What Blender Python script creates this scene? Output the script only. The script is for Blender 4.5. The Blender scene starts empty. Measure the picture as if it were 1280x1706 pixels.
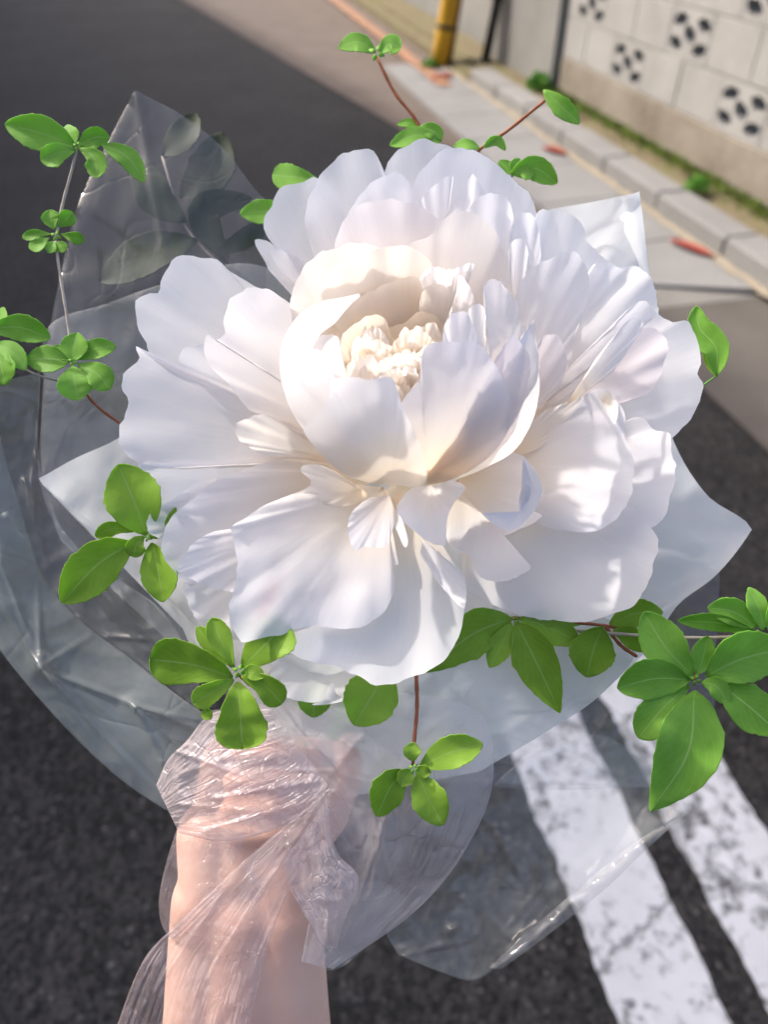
import bpy, bmesh, math, random
import numpy as np
from mathutils import Vector, Matrix, noise
random.seed(7)
R = math.radians
S = bpy.context.scene
COL = S.collection
# ------------------------------------------------------------------ camera
CAM_H = 1.35
PITCH = R(41.3)
FPX = 26.0 / 36.0 * 1706.0
cam_d = bpy.data.cameras.new('camera')
cam = bpy.data.objects.new('camera', cam_d)
COL.objects.link(cam)
cam_d.sensor_fit = 'VERTICAL'; cam_d.sensor_height = 36.0; cam_d.sensor_width = 36.0
cam_d.lens = 26.0
cam_d.clip_start = 0.01; cam_d.clip_end = 500
cam.location = (0, 0, CAM_H)
cam.rotation_euler = (R(90) - PITCH, 0, 0)
cam_d.dof.use_dof = True
cam_d.dof.focus_distance = 0.265
cam_d.dof.aperture_fstop = 8.0
S.camera = cam
# ------------------------------------------------------------------ light
ROAD = R(13.05)
SUN_EL = R(40)
SUN_OFF = R(42)            # how far the sun stands ahead of square to the road
dvec = Vector((-math.sin(ROAD), math.cos(ROAD), 0))     # along the road
nvec = Vector((math.cos(ROAD), math.sin(ROAD), 0))      # across, towards the wall
hs = (-nvec * math.cos(SUN_OFF) + dvec * math.sin(SUN_OFF)).normalized()
SUNV = Vector((hs.x * math.cos(SUN_EL), hs.y * math.cos(SUN_EL), math.sin(SUN_EL)))
world = bpy.data.worlds.new('World'); S.world = world; world.use_nodes = True
wn = world.node_tree.nodes; wl = world.node_tree.links
wn.clear()
sky = wn.new('ShaderNodeTexSky'); sky.sky_type = 'NISHITA'; sky.sun_disc = False
sky.sun_elevation = SUN_EL
sky.sun_rotation = math.atan2(SUNV.x, SUNV.y)
sky.air_density = 0.75; sky.dust_density = 6.0; sky.ozone_density = 0.6
bg = wn.new('ShaderNodeBackground'); bg.inputs['Strength'].default_value = 0.15
wo = wn.new('ShaderNodeOutputWorld')
wl.new(sky.outputs[0], bg.inputs[0]); wl.new(bg.outputs[0], wo.inputs[0])
sd = bpy.data.lights.new('sun', 'SUN'); sd.energy = 1.7; sd.angle = R(1.5); sd.color = (1.0, 0.95, 0.88)
sun = bpy.data.objects.new('sun', sd); COL.objects.link(sun)
sun.rotation_euler = SUNV.to_track_quat('Z', 'Y').to_euler()
S.view_settings.view_transform = 'Standard'
S.view_settings.look = 'None'
S.view_settings.exposure = 1.55
S.view_settings.gamma = 1.0
S.render.engine = 'CYCLES'
S.cycles.transparent_max_bounces = 20
S.cycles.max_bounces = 12
S.cycles.glossy_bounces = 2
S.cycles.diffuse_bounces = 10
S.cycles.transmission_bounces = 8

# ------------------------------------------------------------------ helpers
CM = Matrix.Translation((0, 0, CAM_H)) @ Matrix.Rotation(R(90) - PITCH, 4, 'X')
D0 = 0.25
PX = D0 / FPX                                    # metres per pixel at the flower's distance
def P(x, y, d=0.0):
    """photo pixel + nearness d (pixels at the flower, towards the lens) -> world"""
    D = D0 - d * PX
    return CM @ Vector(((x - 640) / FPX * D, -(y - 853) / FPX * D, -D))
def G(s, n, z=0.0):
    """along the road, across the road, height -> world"""
    v = dvec * s + nvec * n
    return Vector((v.x, v.y, z))

def tag(o, label=None, cat=None, group=None, kind=None):
    if label: o['label'] = label
    if cat: o['category'] = cat
    if group: o['group'] = group
    if kind: o['kind'] = kind
    return o
def empty(name, loc):
    o = bpy.data.objects.new(name, None); COL.objects.link(o)
    o.location = loc; o.empty_display_size = 0.02
    return o
def mesh_obj(name, verts, faces, mat, parent=None, smooth=True, tint=None, uv=None, solid=0.0, sub=0):
    off = parent_world(parent)
    me = bpy.data.meshes.new(name)
    me.from_pydata([tuple(Vector(v) - off) for v in verts], [], faces)
    me.update()
    if smooth:
        me.polygons.foreach_set('use_smooth', [True] * len(me.polygons))
    if tint is not None:
        at = me.color_attributes.new('Tint', 'FLOAT_COLOR', 'POINT')
        at.data.foreach_set('color', np.array(tint, dtype=np.float32).ravel())
    if uv is not None:
        ul = me.uv_layers.new(name='UVMap')
        li = np.empty(len(me.loops), dtype=np.int32); me.loops.foreach_get('vertex_index', li)
        ul.data.foreach_set('uv', np.array(uv, dtype=np.float32)[li].ravel())
    if mat: me.materials.append(mat)
    o = bpy.data.objects.new(name, me); COL.objects.link(o)
    if parent: o.parent = parent
    if solid:
        m = o.modifiers.new('thickness', 'SOLIDIFY'); m.thickness = solid; m.offset = 0
    if sub:
        m = o.modifiers.new('smooth', 'SUBSURF'); m.levels = sub; m.render_levels = sub
    return o
def parent_world(p):
    v = Vector((0, 0, 0))
    while p is not None:
        v = v + Vector(p.location); p = p.parent
    return v

def catmull(pts, n, closed=False):
    pts = [np.array(p, dtype=float) for p in pts]
    m = len(pts); out = []
    segs = m if closed else m - 1
    L = [np.linalg.norm((pts[(i + 1) % m] - pts[i])[:2]) + 1e-6 for i in range(segs)]
    tot = sum(L)
    tt = [k * tot / (n if closed else n - 1) for k in range(n)]
    acc = 0; i = 0
    for t in tt:
        while i < segs - 1 and t > acc + L[i] + 1e-9:
            acc += L[i]; i += 1
        u = min(1.0, (t - acc) / L[i])
        def g(k):
            if closed: return pts[k % m]
            if k < 0: return 2 * pts[0] - pts[1]
            if k >= m: return 2 * pts[-1] - pts[-2]
            return pts[k]
        p0, p1, p2, p3 = g(i - 1), g(i), g(i + 1), g(i + 2)
        # limited tangents keep tight corners from overshooting
        l1 = np.linalg.norm(p2 - p1)
        def tan(a, b, c):
            la = np.linalg.norm(b - a) + 1e-6; lb = np.linalg.norm(c - b) + 1e-6
            v = (b - a) / la + (c - b) / lb
            return v * 0.5
        m1 = tan(p0, p1, p2) * l1; m2 = tan(p1, p2, p3) * l1
        u2, u3 = u * u, u * u * u
        out.append((2*u3 - 3*u2 + 1) * p1 + (u3 - 2*u2 + u) * m1 + (-2*u3 + 3*u2) * p2 + (u3 - u2) * m2)
    return out

# ------------------------------------------------------------------ materials
def new_mat(name):
    m = bpy.data.materials.new(name); m.use_nodes = True
    nt = m.node_tree; nt.nodes.clear()
    out = nt.nodes.new('ShaderNodeOutputMaterial')
    return m, nt, nt.nodes, nt.links, out
def N(nodes, t, **kw):
    n = nodes.new(t)
    for k, v in kw.items():
        if k in n.inputs: n.inputs[k].default_value = v
        else: setattr(n, k, v)
    return n
def ramp(nodes, stops):
    r = nodes.new('ShaderNodeValToRGB')
    e = r.color_ramp.elements
    while len(e) < len(stops): e.new(0.5)
    for k, (p, c) in enumerate(stops):
        e[k].position = p; e[k].color = c if len(c) == 4 else (*c, 1)
    return r

def petal_mat():
    m, nt, n, l, out = new_mat('petal')
    at = N(n, 'ShaderNodeAttribute', attribute_name='Tint')
    uv = N(n, 'ShaderNodeUVMap')
    mp = N(n, 'ShaderNodeMapping'); mp.inputs['Scale'].default_value = (1, 1.6, 1)
    l.new(uv.outputs[0], mp.inputs[0])
    nz = N(n, 'ShaderNodeTexNoise', Scale=9.0, Detail=5.0, Roughness=0.55)
    l.new(mp.outputs[0], nz.inputs['Vector'])
    bp = N(n, 'ShaderNodeBump', Strength=0.05, Distance=0.0012)
    l.new(nz.outputs['Fac'], bp.inputs['Height'])
    mp2 = N(n, 'ShaderNodeMapping'); mp2.inputs['Scale'].default_value = (6, 1.2, 1); l.new(uv.outputs[0], mp2.inputs[0])
    vn = N(n, 'ShaderNodeTexNoise', Scale=9.0, Detail=4.0, Roughness=0.6); l.new(mp2.outputs[0], vn.inputs['Vector'])
    vr = ramp(n, [(0.3, (0.965, 0.955, 0.95)), (0.6, (1, 1, 1))]); l.new(vn.outputs['Fac'], vr.inputs[0])
    mx = N(n, 'ShaderNodeMix', data_type='RGBA', blend_type='MULTIPLY')
    mx.inputs[0].default_value = 1.0
    l.new(at.outputs['Color'], mx.inputs[6]); l.new(vr.outputs[0], mx.inputs[7])
    df = N(n, 'ShaderNodeBsdfPrincipled', Roughness=0.55)
    df.inputs['Specular IOR Level'].default_value = 0.22
    l.new(mx.outputs[2], df.inputs['Base Color']); l.new(bp.outputs[0], df.inputs['Normal'])
    tr = N(n, 'ShaderNodeBsdfTranslucent')
    l.new(mx.outputs[2], tr.inputs['Color']); l.new(bp.outputs[0], tr.inputs['Normal'])
    ms = N(n, 'ShaderNodeMixShader'); ms.inputs[0].default_value = 0.5
    l.new(df.outputs[0], ms.inputs[1]); l.new(tr.outputs[0], ms.inputs[2])
    l.new(ms.outputs[0], out.inputs[0])
    return m
def leaf_mat(name, c1, c2, vein):
    m, nt, n, l, out = new_mat(name)
    uv = N(n, 'ShaderNodeUVMap'); sp = N(n, 'ShaderNodeSeparateXYZ'); l.new(uv.outputs[0], sp.inputs[0])
    # midrib: |u-0.5|
    a = N(n, 'ShaderNodeMath', operation='SUBTRACT'); a.inputs[1].default_value = 0.5; l.new(sp.outputs[0], a.inputs[0])
    b = N(n, 'ShaderNodeMath', operation='ABSOLUTE'); l.new(a.outputs[0], b.inputs[0])
    r1 = ramp(n, [(0.0, (0.85, 0.85, 0.85)), (0.009, (0.8, 0.8, 0.8)), (0.022, (0, 0, 0))]); l.new(b.outputs[0], r1.inputs[0])
    # side veins: sin(v*k - |u|*j)
    c = N(n, 'ShaderNodeMath', operation='MULTIPLY_ADD'); c.inputs[1].default_value = -1.0
    l.new(b.outputs[0], c.inputs[0]); l.new(sp.outputs[1], c.inputs[2])
    e = N(n, 'ShaderNodeMath', operation='MULTIPLY'); e.inputs[1].default_value = 44.0; l.new(c.outputs[0], e.inputs[0])
    f = N(n, 'ShaderNodeMath', operation='SINE'); l.new(e.outputs[0], f.inputs[0])
    r2 = ramp(n, [(0.9, (0, 0, 0)), (1.0, (0.2, 0.2, 0.2))]); l.new(f.outputs[0], r2.inputs[0])
    tc = N(n, 'ShaderNodeTexCoord')
    nz = N(n, 'ShaderNodeTexNoise', Scale=110.0, Detail=6.0, Roughness=0.65); l.new(tc.outputs['Object'], nz.inputs['Vector'])
    oi = N(n, 'ShaderNodeObjectInfo')
    ad = N(n, 'ShaderNodeMath', operation='MULTIPLY_ADD'); ad.inputs[1].default_value = 0.6
    l.new(oi.outputs['Random'], ad.inputs[0]); l.new(nz.outputs['Fac'], ad.inputs[2])
    rc = ramp(n, [(0.4, c1), (1.0, c2)]); l.new(ad.outputs[0], rc.inputs[0])
    m1 = N(n, 'ShaderNodeMix', data_type='RGBA'); l.new(r2.outputs[0], m1.inputs[0]); l.new(rc.outputs[0], m1.inputs[6]); m1.inputs[7].default_value = (*vein, 1)
    m2 = N(n, 'ShaderNodeMix', data_type='RGBA'); l.new(r1.outputs[0], m2.inputs[0]); l.new(m1.outputs[2], m2.inputs[6]); m2.inputs[7].default_value = (*vein, 1)
    bp = N(n, 'ShaderNodeBump', Strength=0.35, Distance=0.0008)
    hh = N(n, 'ShaderNodeMath', operation='MULTIPLY_ADD'); hh.inputs[1].default_value = -0.8
    l.new(r2.outputs[0], hh.inputs[0]); l.new(nz.outputs['Fac'], hh.inputs[2]); l.new(hh.outputs[0], bp.inputs['Height'])
    pr = N(n, 'ShaderNodeBsdfPrincipled', Roughness=0.5); pr.inputs['Specular IOR Level'].default_value = 0.22
    l.new(m2.outputs[2], pr.inputs['Base Color']); l.new(bp.outputs[0], pr.inputs['Normal'])
    tr = N(n, 'ShaderNodeBsdfTranslucent'); 
    hs_ = N(n, 'ShaderNodeHueSaturation'); hs_.inputs['Value'].default_value = 1.5; l.new(m2.outputs[2], hs_.inputs['Color']); l.new(hs_.outputs[0], tr.inputs['Color'])
    ms = N(n, 'ShaderNodeMixShader'); ms.inputs[0].default_value = 0.45
    l.new(pr.outputs[0], ms.inputs[1]); l.new(tr.outputs[0], ms.inputs[2]); l.new(ms.outputs[0], out.inputs[0])
    return m
def film_mat(name, haze, col=(0.8, 0.85, 0.85), rough=0.12, crinkle=0.15, scale=14.0, gloss=1.0, streak=0.0):
    """clear plastic: see-through, mirror-like by Fresnel, a little milky, soft creases (streak: fine pleats along the sheet)"""
    m, nt, n, l, out = new_mat(name)
    tc = N(n, 'ShaderNodeTexCoord')
    nz = N(n, 'ShaderNodeTexNoise', Scale=scale, Detail=1.5, Distortion=0.8); l.new(tc.outputs['Object'], nz.inputs['Vector'])
    mxv = N(n, 'ShaderNodeMix', data_type='VECTOR'); mxv.inputs[0].default_value = 0.12
    l.new(tc.outputs['Object'], mxv.inputs[4]); l.new(nz.outputs['Color'], mxv.inputs[5])
    vo = N(n, 'ShaderNodeTexVoronoi', feature='DISTANCE_TO_EDGE', Scale=scale * 1.6); l.new(mxv.outputs[1], vo.inputs['Vector'])
    rr = ramp(n, [(0.0, (0, 0, 0)), (0.06, (1, 1, 1))]); l.new(vo.outputs['Distance'], rr.inputs[0])
    ad = N(n, 'ShaderNodeMath', operation='MULTIPLY_ADD'); ad.inputs[1].default_value = 0.05
    l.new(rr.outputs[0], ad.inputs[0]); l.new(nz.outputs['Fac'], ad.inputs[2])
    h = ad.outputs[0]
    if streak:
        uv = N(n, 'ShaderNodeUVMap'); mp = N(n, 'ShaderNodeMapping'); mp.inputs['Scale'].default_value = (2.2, 16.0, 1); l.new(uv.outputs[0], mp.inputs[0])
        sn = N(n, 'ShaderNodeTexNoise', Scale=1.6, Detail=4.0, Distortion=0.5); l.new(mp.outputs[0], sn.inputs['Vector'])
        sa = N(n, 'ShaderNodeMath', operation='MULTIPLY_ADD'); sa.inputs[1].default_value = streak; l.new(sn.outputs['Fac'], sa.inputs[0]); l.new(h, sa.inputs[2]); h = sa.outputs[0]
    bp = N(n, 'ShaderNodeBump', Strength=crinkle, Distance=0.006); l.new(h, bp.inputs['Height'])
    tp = N(n, 'ShaderNodeBsdfTransparent')
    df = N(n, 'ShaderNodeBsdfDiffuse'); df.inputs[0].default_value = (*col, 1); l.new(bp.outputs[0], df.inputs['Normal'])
    tl = N(n, 'ShaderNodeBsdfTranslucent'); tl.inputs[0].default_value = (*col, 1); l.new(bp.outputs[0], tl.inputs['Normal'])
    dm = N(n, 'ShaderNodeMixShader'); dm.inputs[0].default_value = 0.45; l.new(df.outputs[0], dm.inputs[1]); l.new(tl.outputs[0], dm.inputs[2])
    hz = N(n, 'ShaderNodeMath', operation='MULTIPLY'); hz.inputs[1].default_value = haze * 2
    n2 = N(n, 'ShaderNodeTexNoise', Scale=scale * 0.7, Detail=2.0, Distortion=1.0); l.new(tc.outputs['Object'], n2.inputs['Vector'])
    l.new(n2.outputs['Fac'], hz.inputs[0])
    m1 = N(n, 'ShaderNodeMixShader'); l.new(hz.outputs[0], m1.inputs[0]); l.new(tp.outputs[0], m1.inputs[1]); l.new(dm.outputs[0], m1.inputs[2])
    gl = N(n, 'ShaderNodeBsdfGlossy', Roughness=rough); l.new(bp.outputs[0], gl.inputs['Normal'])
    fr = N(n, 'ShaderNodeFresnel', IOR=1.45)
    ge = N(n, 'ShaderNodeNewGeometry'); io = N(n, 'ShaderNodeMix', data_type='FLOAT'); io.inputs[2].default_value = 1.45; io.inputs[3].default_value = 1 / 1.45
    l.new(ge.outputs['Backfacing'], io.inputs[0]); l.new(io.outputs[0], fr.inputs['IOR'])      # the same sheen on both faces of the sheet
    fm = N(n, 'ShaderNodeMath', operation='MULTIPLY'); fm.inputs[1].default_value = gloss; fm.use_clamp = True; l.new(fr.outputs[0], fm.inputs[0])
    m2 = N(n, 'ShaderNodeMixShader'); l.new(fm.outputs[0], m2.inputs[0]); l.new(m1.outputs[0], m2.inputs[1]); l.new(gl.outputs[0], m2.inputs[2])
    l.new(m2.outputs[0], out.inputs[0])
    return m
def paper_mat():
    m, nt, n, l, out = new_mat('tissue_paper')
    tc = N(n, 'ShaderNodeTexCoord')
    nz = N(n, 'ShaderNodeTexNoise', Scale=45.0, Detail=6.0, Distortion=0.8); l.new(tc.outputs['Object'], nz.inputs['Vector'])
    bp = N(n, 'ShaderNodeBump', Strength=0.35, Distance=0.002); l.new(nz.outputs['Fac'], bp.inputs['Height'])
    rc = ramp(n, [(0.3, (0.78, 0.80, 0.80)), (0.7, (0.85, 0.86, 0.86))]); l.new(nz.outputs['Fac'], rc.inputs[0])
    df = N(n, 'ShaderNodeBsdfPrincipled', Roughness=0.6); l.new(rc.outputs[0], df.inputs['Base Color']); l.new(bp.outputs[0], df.inputs['Normal'])
    tl = N(n, 'ShaderNodeBsdfTranslucent'); l.new(rc.outputs[0], tl.inputs[0])
    tp = N(n, 'ShaderNodeBsdfTransparent')
    m1 = N(n, 'ShaderNodeMixShader'); m1.inputs[0].default_value = 0.4; l.new(df.outputs[0], m1.inputs[1]); l.new(tl.outputs[0], m1.inputs[2])
    m2 = N(n, 'ShaderNodeMixShader'); m2.inputs[0].default_value = 0.2; l.new(m1.outputs[0], m2.inputs[1]); l.new(tp.outputs[0], m2.inputs[2])
    l.new(m2.outputs[0], out.inputs[0])
    return m
def skin_mat():
    m, nt, n, l, out = new_mat('skin')
    tc = N(n, 'ShaderNodeTexCoord')
    nz = N(n, 'ShaderNodeTexNoise', Scale=25.0, Detail=6.0); l.new(tc.outputs['Object'], nz.inputs['Vector'])
    nf = N(n, 'ShaderNodeTexNoise', Scale=900.0, Detail=3.0); l.new(tc.outputs['Object'], nf.inputs['Vector'])
    rc = ramp(n, [(0.3, (0.64, 0.37, 0.28)), (0.7, (0.73, 0.48, 0.37))]); l.new(nz.outputs['Fac'], rc.inputs[0])
    bp = N(n, 'ShaderNodeBump', Strength=0.15, Distance=0.0006); l.new(nf.outputs['Fac'], bp.inputs['Height'])
    pr = N(n, 'ShaderNodeBsdfPrincipled', Roughness=0.5); l.new(rc.outputs[0], pr.inputs['Base Color']); l.new(bp.outputs[0], pr.inputs['Normal'])
    pr.inputs['Subsurface Weight'].default_value = 0.35
    pr.inputs['Subsurface Radius'].default_value = (1.0, 0.35, 0.2)
    pr.inputs['Subsurface Scale'].default_value = 0.006
    l.new(pr.outputs[0], out.inputs[0])
    return m
def ground_mat(name, stops, scale=300.0, bump=0.5, dist=0.004, rough=0.85, big=2.0, bigamt=0.35, speck=None):
    m, nt, n, l, out = new_mat(name)
    tc = N(n, 'ShaderNodeTexCoord')
    a = N(n, 'ShaderNodeTexNoise', Scale=scale, Detail=4.0); l.new(tc.outputs['Object'], a.inputs['Vector'])
    b = N(n, 'ShaderNodeTexNoise', Scale=big, Detail=6.0, Roughness=0.6); l.new(tc.outputs['Object'], b.inputs['Vector'])
    mx = N(n, 'ShaderNodeMix', data_type='FLOAT'); mx.inputs[0].default_value = bigamt; l.new(a.outputs['Fac'], mx.inputs[2]); l.new(b.outputs['Fac'], mx.inputs[3])
    rc = ramp(n, stops); l.new(mx.outputs[0], rc.inputs[0])
    col = rc.outputs[0]; h = a.outputs['Fac']
    if speck:
        v = N(n, 'ShaderNodeTexVoronoi', Scale=speck[0], feature='F1'); l.new(tc.outputs['Object'], v.inputs['Vector'])
        r2 = ramp(n, [(0.0, (0, 0, 0)), (0.80, (0, 0, 0)), (0.97, (1, 1, 1))]); 
        sx = N(n, 'ShaderNodeSeparateColor'); l.new(v.outputs['Color'], sx.inputs[0]); l.new(sx.outputs[0], r2.inputs[0])
        r3 = ramp(n, [(0.25, (1, 1, 1)), (0.55, (0, 0, 0))]); l.new(v.outputs['Distance'], r3.inputs[0])
        mm = N(n, 'ShaderNodeMath', operation='MULTIPLY'); l.new(r2.outputs[0], mm.inputs[0]); l.new(r3.outputs[0], mm.inputs[1])
        m1 = N(n, 'ShaderNodeMix', data_type='RGBA'); l.new(mm.outputs[0], m1.inputs[0]); l.new(col, m1.inputs[6]); m1.inputs[7].default_value = (*speck[1], 1)
        col = m1.outputs[2]
        rg = ramp(n, [(0.0, (0.45, 0.45, 0.45)), (0.6, (1.0, 1.0, 1.0)), (1.0, (1.7, 1.65, 1.6))]); l.new(sx.outputs[1], rg.inputs[0])
        mg = N(n, 'ShaderNodeMix', data_type='RGBA', blend_type='MULTIPLY'); mg.inputs[0].default_value = 1.0; l.new(col, mg.inputs[6]); l.new(rg.outputs[0], mg.inputs[7]); col = mg.outputs[2]
        ah = N(n, 'ShaderNodeMath', operation='MULTIPLY_ADD'); ah.inputs[1].default_value = -0.9; l.new(v.outputs['Distance'], ah.inputs[0]); l.new(h, ah.inputs[2]); h = ah.outputs[0]
    bp = N(n, 'ShaderNodeBump', Strength=bump, Distance=dist); l.new(h, bp.inputs['Height'])
    pr = N(n, 'ShaderNodeBsdfPrincipled', Roughness=rough); pr.inputs['Specular IOR Level'].default_value = 0.12
    l.new(col, pr.inputs['Base Color']); l.new(bp.outputs[0], pr.inputs['Normal']); l.new(pr.outputs[0], out.inputs[0])
    return m
def paint_mat(name, c_paint, c_under, lo=0.50, hi=0.60):
    """worn road paint: chips and cracks let the asphalt show"""
    m, nt, n, l, out = new_mat(name)
    tc = N(n, 'ShaderNodeTexCoord')
    a = N(n, 'ShaderNodeTexNoise', Scale=38.0, Detail=8.0, Roughness=0.75, Distortion=0.4); l.new(tc.outputs['Object'], a.inputs['Vector'])
    b = N(n, 'ShaderNodeTexNoise', Scale=6.0, Detail=3.0); l.new(tc.outputs['Object'], b.inputs['Vector'])
    mx = N(n, 'ShaderNodeMix', data_type='FLOAT'); mx.inputs[0].default_value = 0.35; l.new(a.outputs['Fac'], mx.inputs[2]); l.new(b.outputs['Fac'], mx.inputs[3])
    r1 = ramp(n, [(lo, (0, 0, 0)), (hi, (1, 1, 1))]); l.new(mx.outputs[0], r1.inputs[0])
    vv = N(n, 'ShaderNodeMix', data_type='VECTOR'); vv.inputs[0].default_value = 0.08; l.new(tc.outputs['Object'], vv.inputs[4]); l.new(a.outputs['Color'], vv.inputs[5])
    v = N(n, 'ShaderNodeTexVoronoi', feature='DISTANCE_TO_EDGE', Scale=3.3); l.new(vv.outputs[1], v.inputs['Vector'])
    r2 = ramp(n, [(0.0, (0.75, 0.75, 0.75)), (0.008, (0.6, 0.6, 0.6)), (0.02, (0, 0, 0))]); l.new(v.outputs['Distance'], r2.inputs[0])
    mk = N(n, 'ShaderNodeMath', operation='MAXIMUM'); l.new(r1.outputs[0], mk.inputs[0]); l.new(r2.outputs[0], mk.inputs[1])
    pc = ramp(n, [(0.3, tuple(x * 0.86 for x in c_paint)), (0.6, c_paint)]); l.new(b.outputs['Fac'], pc.inputs[0])
    m1 = N(n, 'ShaderNodeMix', data_type='RGBA'); l.new(mk.outputs[0], m1.inputs[0]); l.new(pc.outputs[0], m1.inputs[6]); m1.inputs[7].default_value = (*c_under, 1)
    hh = N(n, 'ShaderNodeMath', operation='MULTIPLY_ADD'); hh.inputs[1].default_value = -1.0; l.new(mk.outputs[0], hh.inputs[0]); l.new(a.outputs['Fac'], hh.inputs[2])
    bp = N(n, 'ShaderNodeBump', Strength=0.5, Distance=0.004); l.new(hh.outputs[0], bp.inputs['Height'])
    pr = N(n, 'ShaderNodeBsdfPrincipled', Roughness=0.7); l.new(m1.outputs[2], pr.inputs['Base Color']); l.new(bp.outputs[0], pr.inputs['Normal']); l.new(pr.outputs[0], out.inputs[0])
    return m
def plain(name, c, rough=0.6, scale=30, var=0.25, bump=0.2):
    return ground_mat(name, [(0.3, tuple(x * (1 - var) for x in c)), (0.7, tuple(min(1, x * (1 + var)) for x in c))], scale, bump, 0.002, rough, 3.0, 0.4)

M_PETAL = petal_mat()
M_LEAF = leaf_mat('leaf_green', (0.20, 0.345, 0.03), (0.29, 0.46, 0.06), (0.36, 0.50, 0.16))
M_LEAF2 = leaf_mat('leaf_fresh', (0.18, 0.38, 0.045), (0.27, 0.50, 0.09), (0.40, 0.56, 0.20))
M_LEAF_REFLECTION = leaf_mat('leaf_reflection_tone', (0.03, 0.045, 0.025), (0.04, 0.06, 0.03), (0.05, 0.075, 0.04))  # darkened green that imitates dim leaf reflections in the rear film
M_TWIG = plain('twig_red', (0.30, 0.10, 0.05), 0.6, 200, 0.3)
M_TWIG2 = plain('twig_grey', (0.42, 0.36, 0.30), 0.6, 200, 0.3)
M_STEM = plain('stem_green', (0.10, 0.22, 0.05), 0.5, 80, 0.3)
M_PAPER = paper_mat()
M_SKIN = skin_mat()
M_FILM = film_mat('clear_film', 0.12, (0.74, 0.80, 0.81), 0.13, 0.45, 16, 1.0)
M_FILM_THIN = film_mat('thin_clear_film', 0.07, (0.74, 0.78, 0.84), 0.13, 0.4, 16, 0.9)
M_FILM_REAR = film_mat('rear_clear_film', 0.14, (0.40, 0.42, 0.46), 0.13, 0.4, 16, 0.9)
M_FILM_MILKY = film_mat('milky_film', 0.30, (0.56, 0.64, 0.64), 0.14, 0.5, 16, 1.1)
M_FILM_PINK = film_mat('frosted_pink_film', 0.56, (0.88, 0.76, 0.77), 0.14, 0.9, 34, 1.6, 0.3)
M_FILM_PINK3 = film_mat('veil_pink_film', 0.34, (0.84, 0.77, 0.79), 0.13, 0.5, 22, 1.2, 0.2)
M_FILM_PINK2 = film_mat('thin_pink_film', 0.33, (0.90, 0.78, 0.81), 0.11, 1.0, 34, 1.8, 0.6)
M_FILM_EDGE = film_mat('rolled_film_edge', 0.22, (0.8, 0.79, 0.78), 0.14, 0.4)
M_ASPH = ground_mat('asphalt', [(0.3, (0.016, 0.0155, 0.015)), (0.7, (0.046, 0.044, 0.043))], 260.0, 0.7, 0.006, 0.85, 1.6, 0.45, (110.0, (0.085, 0.083, 0.084)))
M_LINE = paint_mat('worn_white_paint', (0.56, 0.565, 0.58), (0.07, 0.069, 0.068))
M_ORANGE = paint_mat('worn_orange_paint', (0.30, 0.14, 0.06), (0.12, 0.09, 0.07), 0.52, 0.66)
M_CONC = ground_mat('concrete', [(0.3, (0.155, 0.152, 0.146)), (0.7, (0.245, 0.24, 0.232))], 90.0, 0.3, 0.002, 0.85, 2.5, 0.5)
M_BLOCK = ground_mat('concrete_block', [(0.25, (0.19, 0.183, 0.17)), (0.75, (0.36, 0.352, 0.34))], 120.0, 0.3, 0.002, 0.85, 3.0, 0.55)
M_FOOT = ground_mat('stained_footing', [(0.3, (0.12, 0.097, 0.073)), (0.72, (0.29, 0.26, 0.22))], 60.0, 0.35, 0.003, 0.9, 3.5, 0.6)
M_MORTAR = plain('mortar', (0.19, 0.18, 0.165), 0.9, 90)
M_GREYWALL = ground_mat('grey_render', [(0.3, (0.15, 0.147, 0.137)), (0.7, (0.24, 0.235, 0.22))], 60.0, 0.2, 0.002, 0.85, 2.0, 0.6)
M_DIRT = ground_mat('mossy_dirt', [(0.32, (0.09, 0.075, 0.045)), (0.5, (0.16, 0.13, 0.08)), (0.68, (0.13, 0.15, 0.05))], 70.0, 0.6, 0.01, 0.95, 5.0, 0.55)
M_SAND = plain('joint_sand', (0.28, 0.24, 0.18), 0.95, 200, 0.3)
M_YELLOW = plain('yellow_plastic', (0.55, 0.31, 0.03), 0.45, 20, 0.12)
M_BLACK = plain('black_pipe', (0.035, 0.033, 0.032), 0.5, 20)
M_REDLEAF = plain('dry_red_leaf', (0.24, 0.055, 0.04), 0.7, 60, 0.35)
M_MOSS = plain('moss', (0.11, 0.15, 0.03), 0.9, 40, 0.4)
M_HOUSE = plain('house_render', (0.42, 0.40, 0.37), 0.9, 12, 0.1)
M_ROOF = plain('house_roof', (0.10, 0.09, 0.09), 0.8, 20, 0.2)
M_GLASS = plain('house_glass', (0.05, 0.06, 0.07), 0.1, 5, 0.1, 0.0)

# ------------------------------------------------------------------ ground, road, kerb, wall
def box_vf(s0, s1, n0, n1, z0, z1, bev=0.0):
    b = bev
    if b == 0:
        v = [G(s, n, z) for z in (z0, z1) for n in (n0, n1) for s in (s0, s1)]
        f = [(0, 2, 3, 1), (4, 5, 7, 6), (0, 1, 5, 4), (2, 6, 7, 3), (0, 4, 6, 2), (1, 3, 7, 5)]
        return v, f
    bm = bmesh.new()
    vs = [bm.verts.new(G(s, n, z)) for z in (z0, z1) for n in (n0, n1) for s in (s0, s1)]
    for q in [(0, 2, 3, 1), (4, 5, 7, 6), (0, 1, 5, 4), (2, 6, 7, 3), (0, 4, 6, 2), (1, 3, 7, 5)]:
        bm.faces.new([vs[i] for i in q])
    bmesh.ops.bevel(bm, geom=bm.edges[:], offset=b, segments=1, affect='EDGES')
    bm.verts.ensure_lookup_table(); bm.verts.index_update()
    v = [x.co.copy() for x in bm.verts]; f = [tuple(q.index for q in fc.verts) for fc in bm.faces]
    bm.free()
    return v, f
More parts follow.
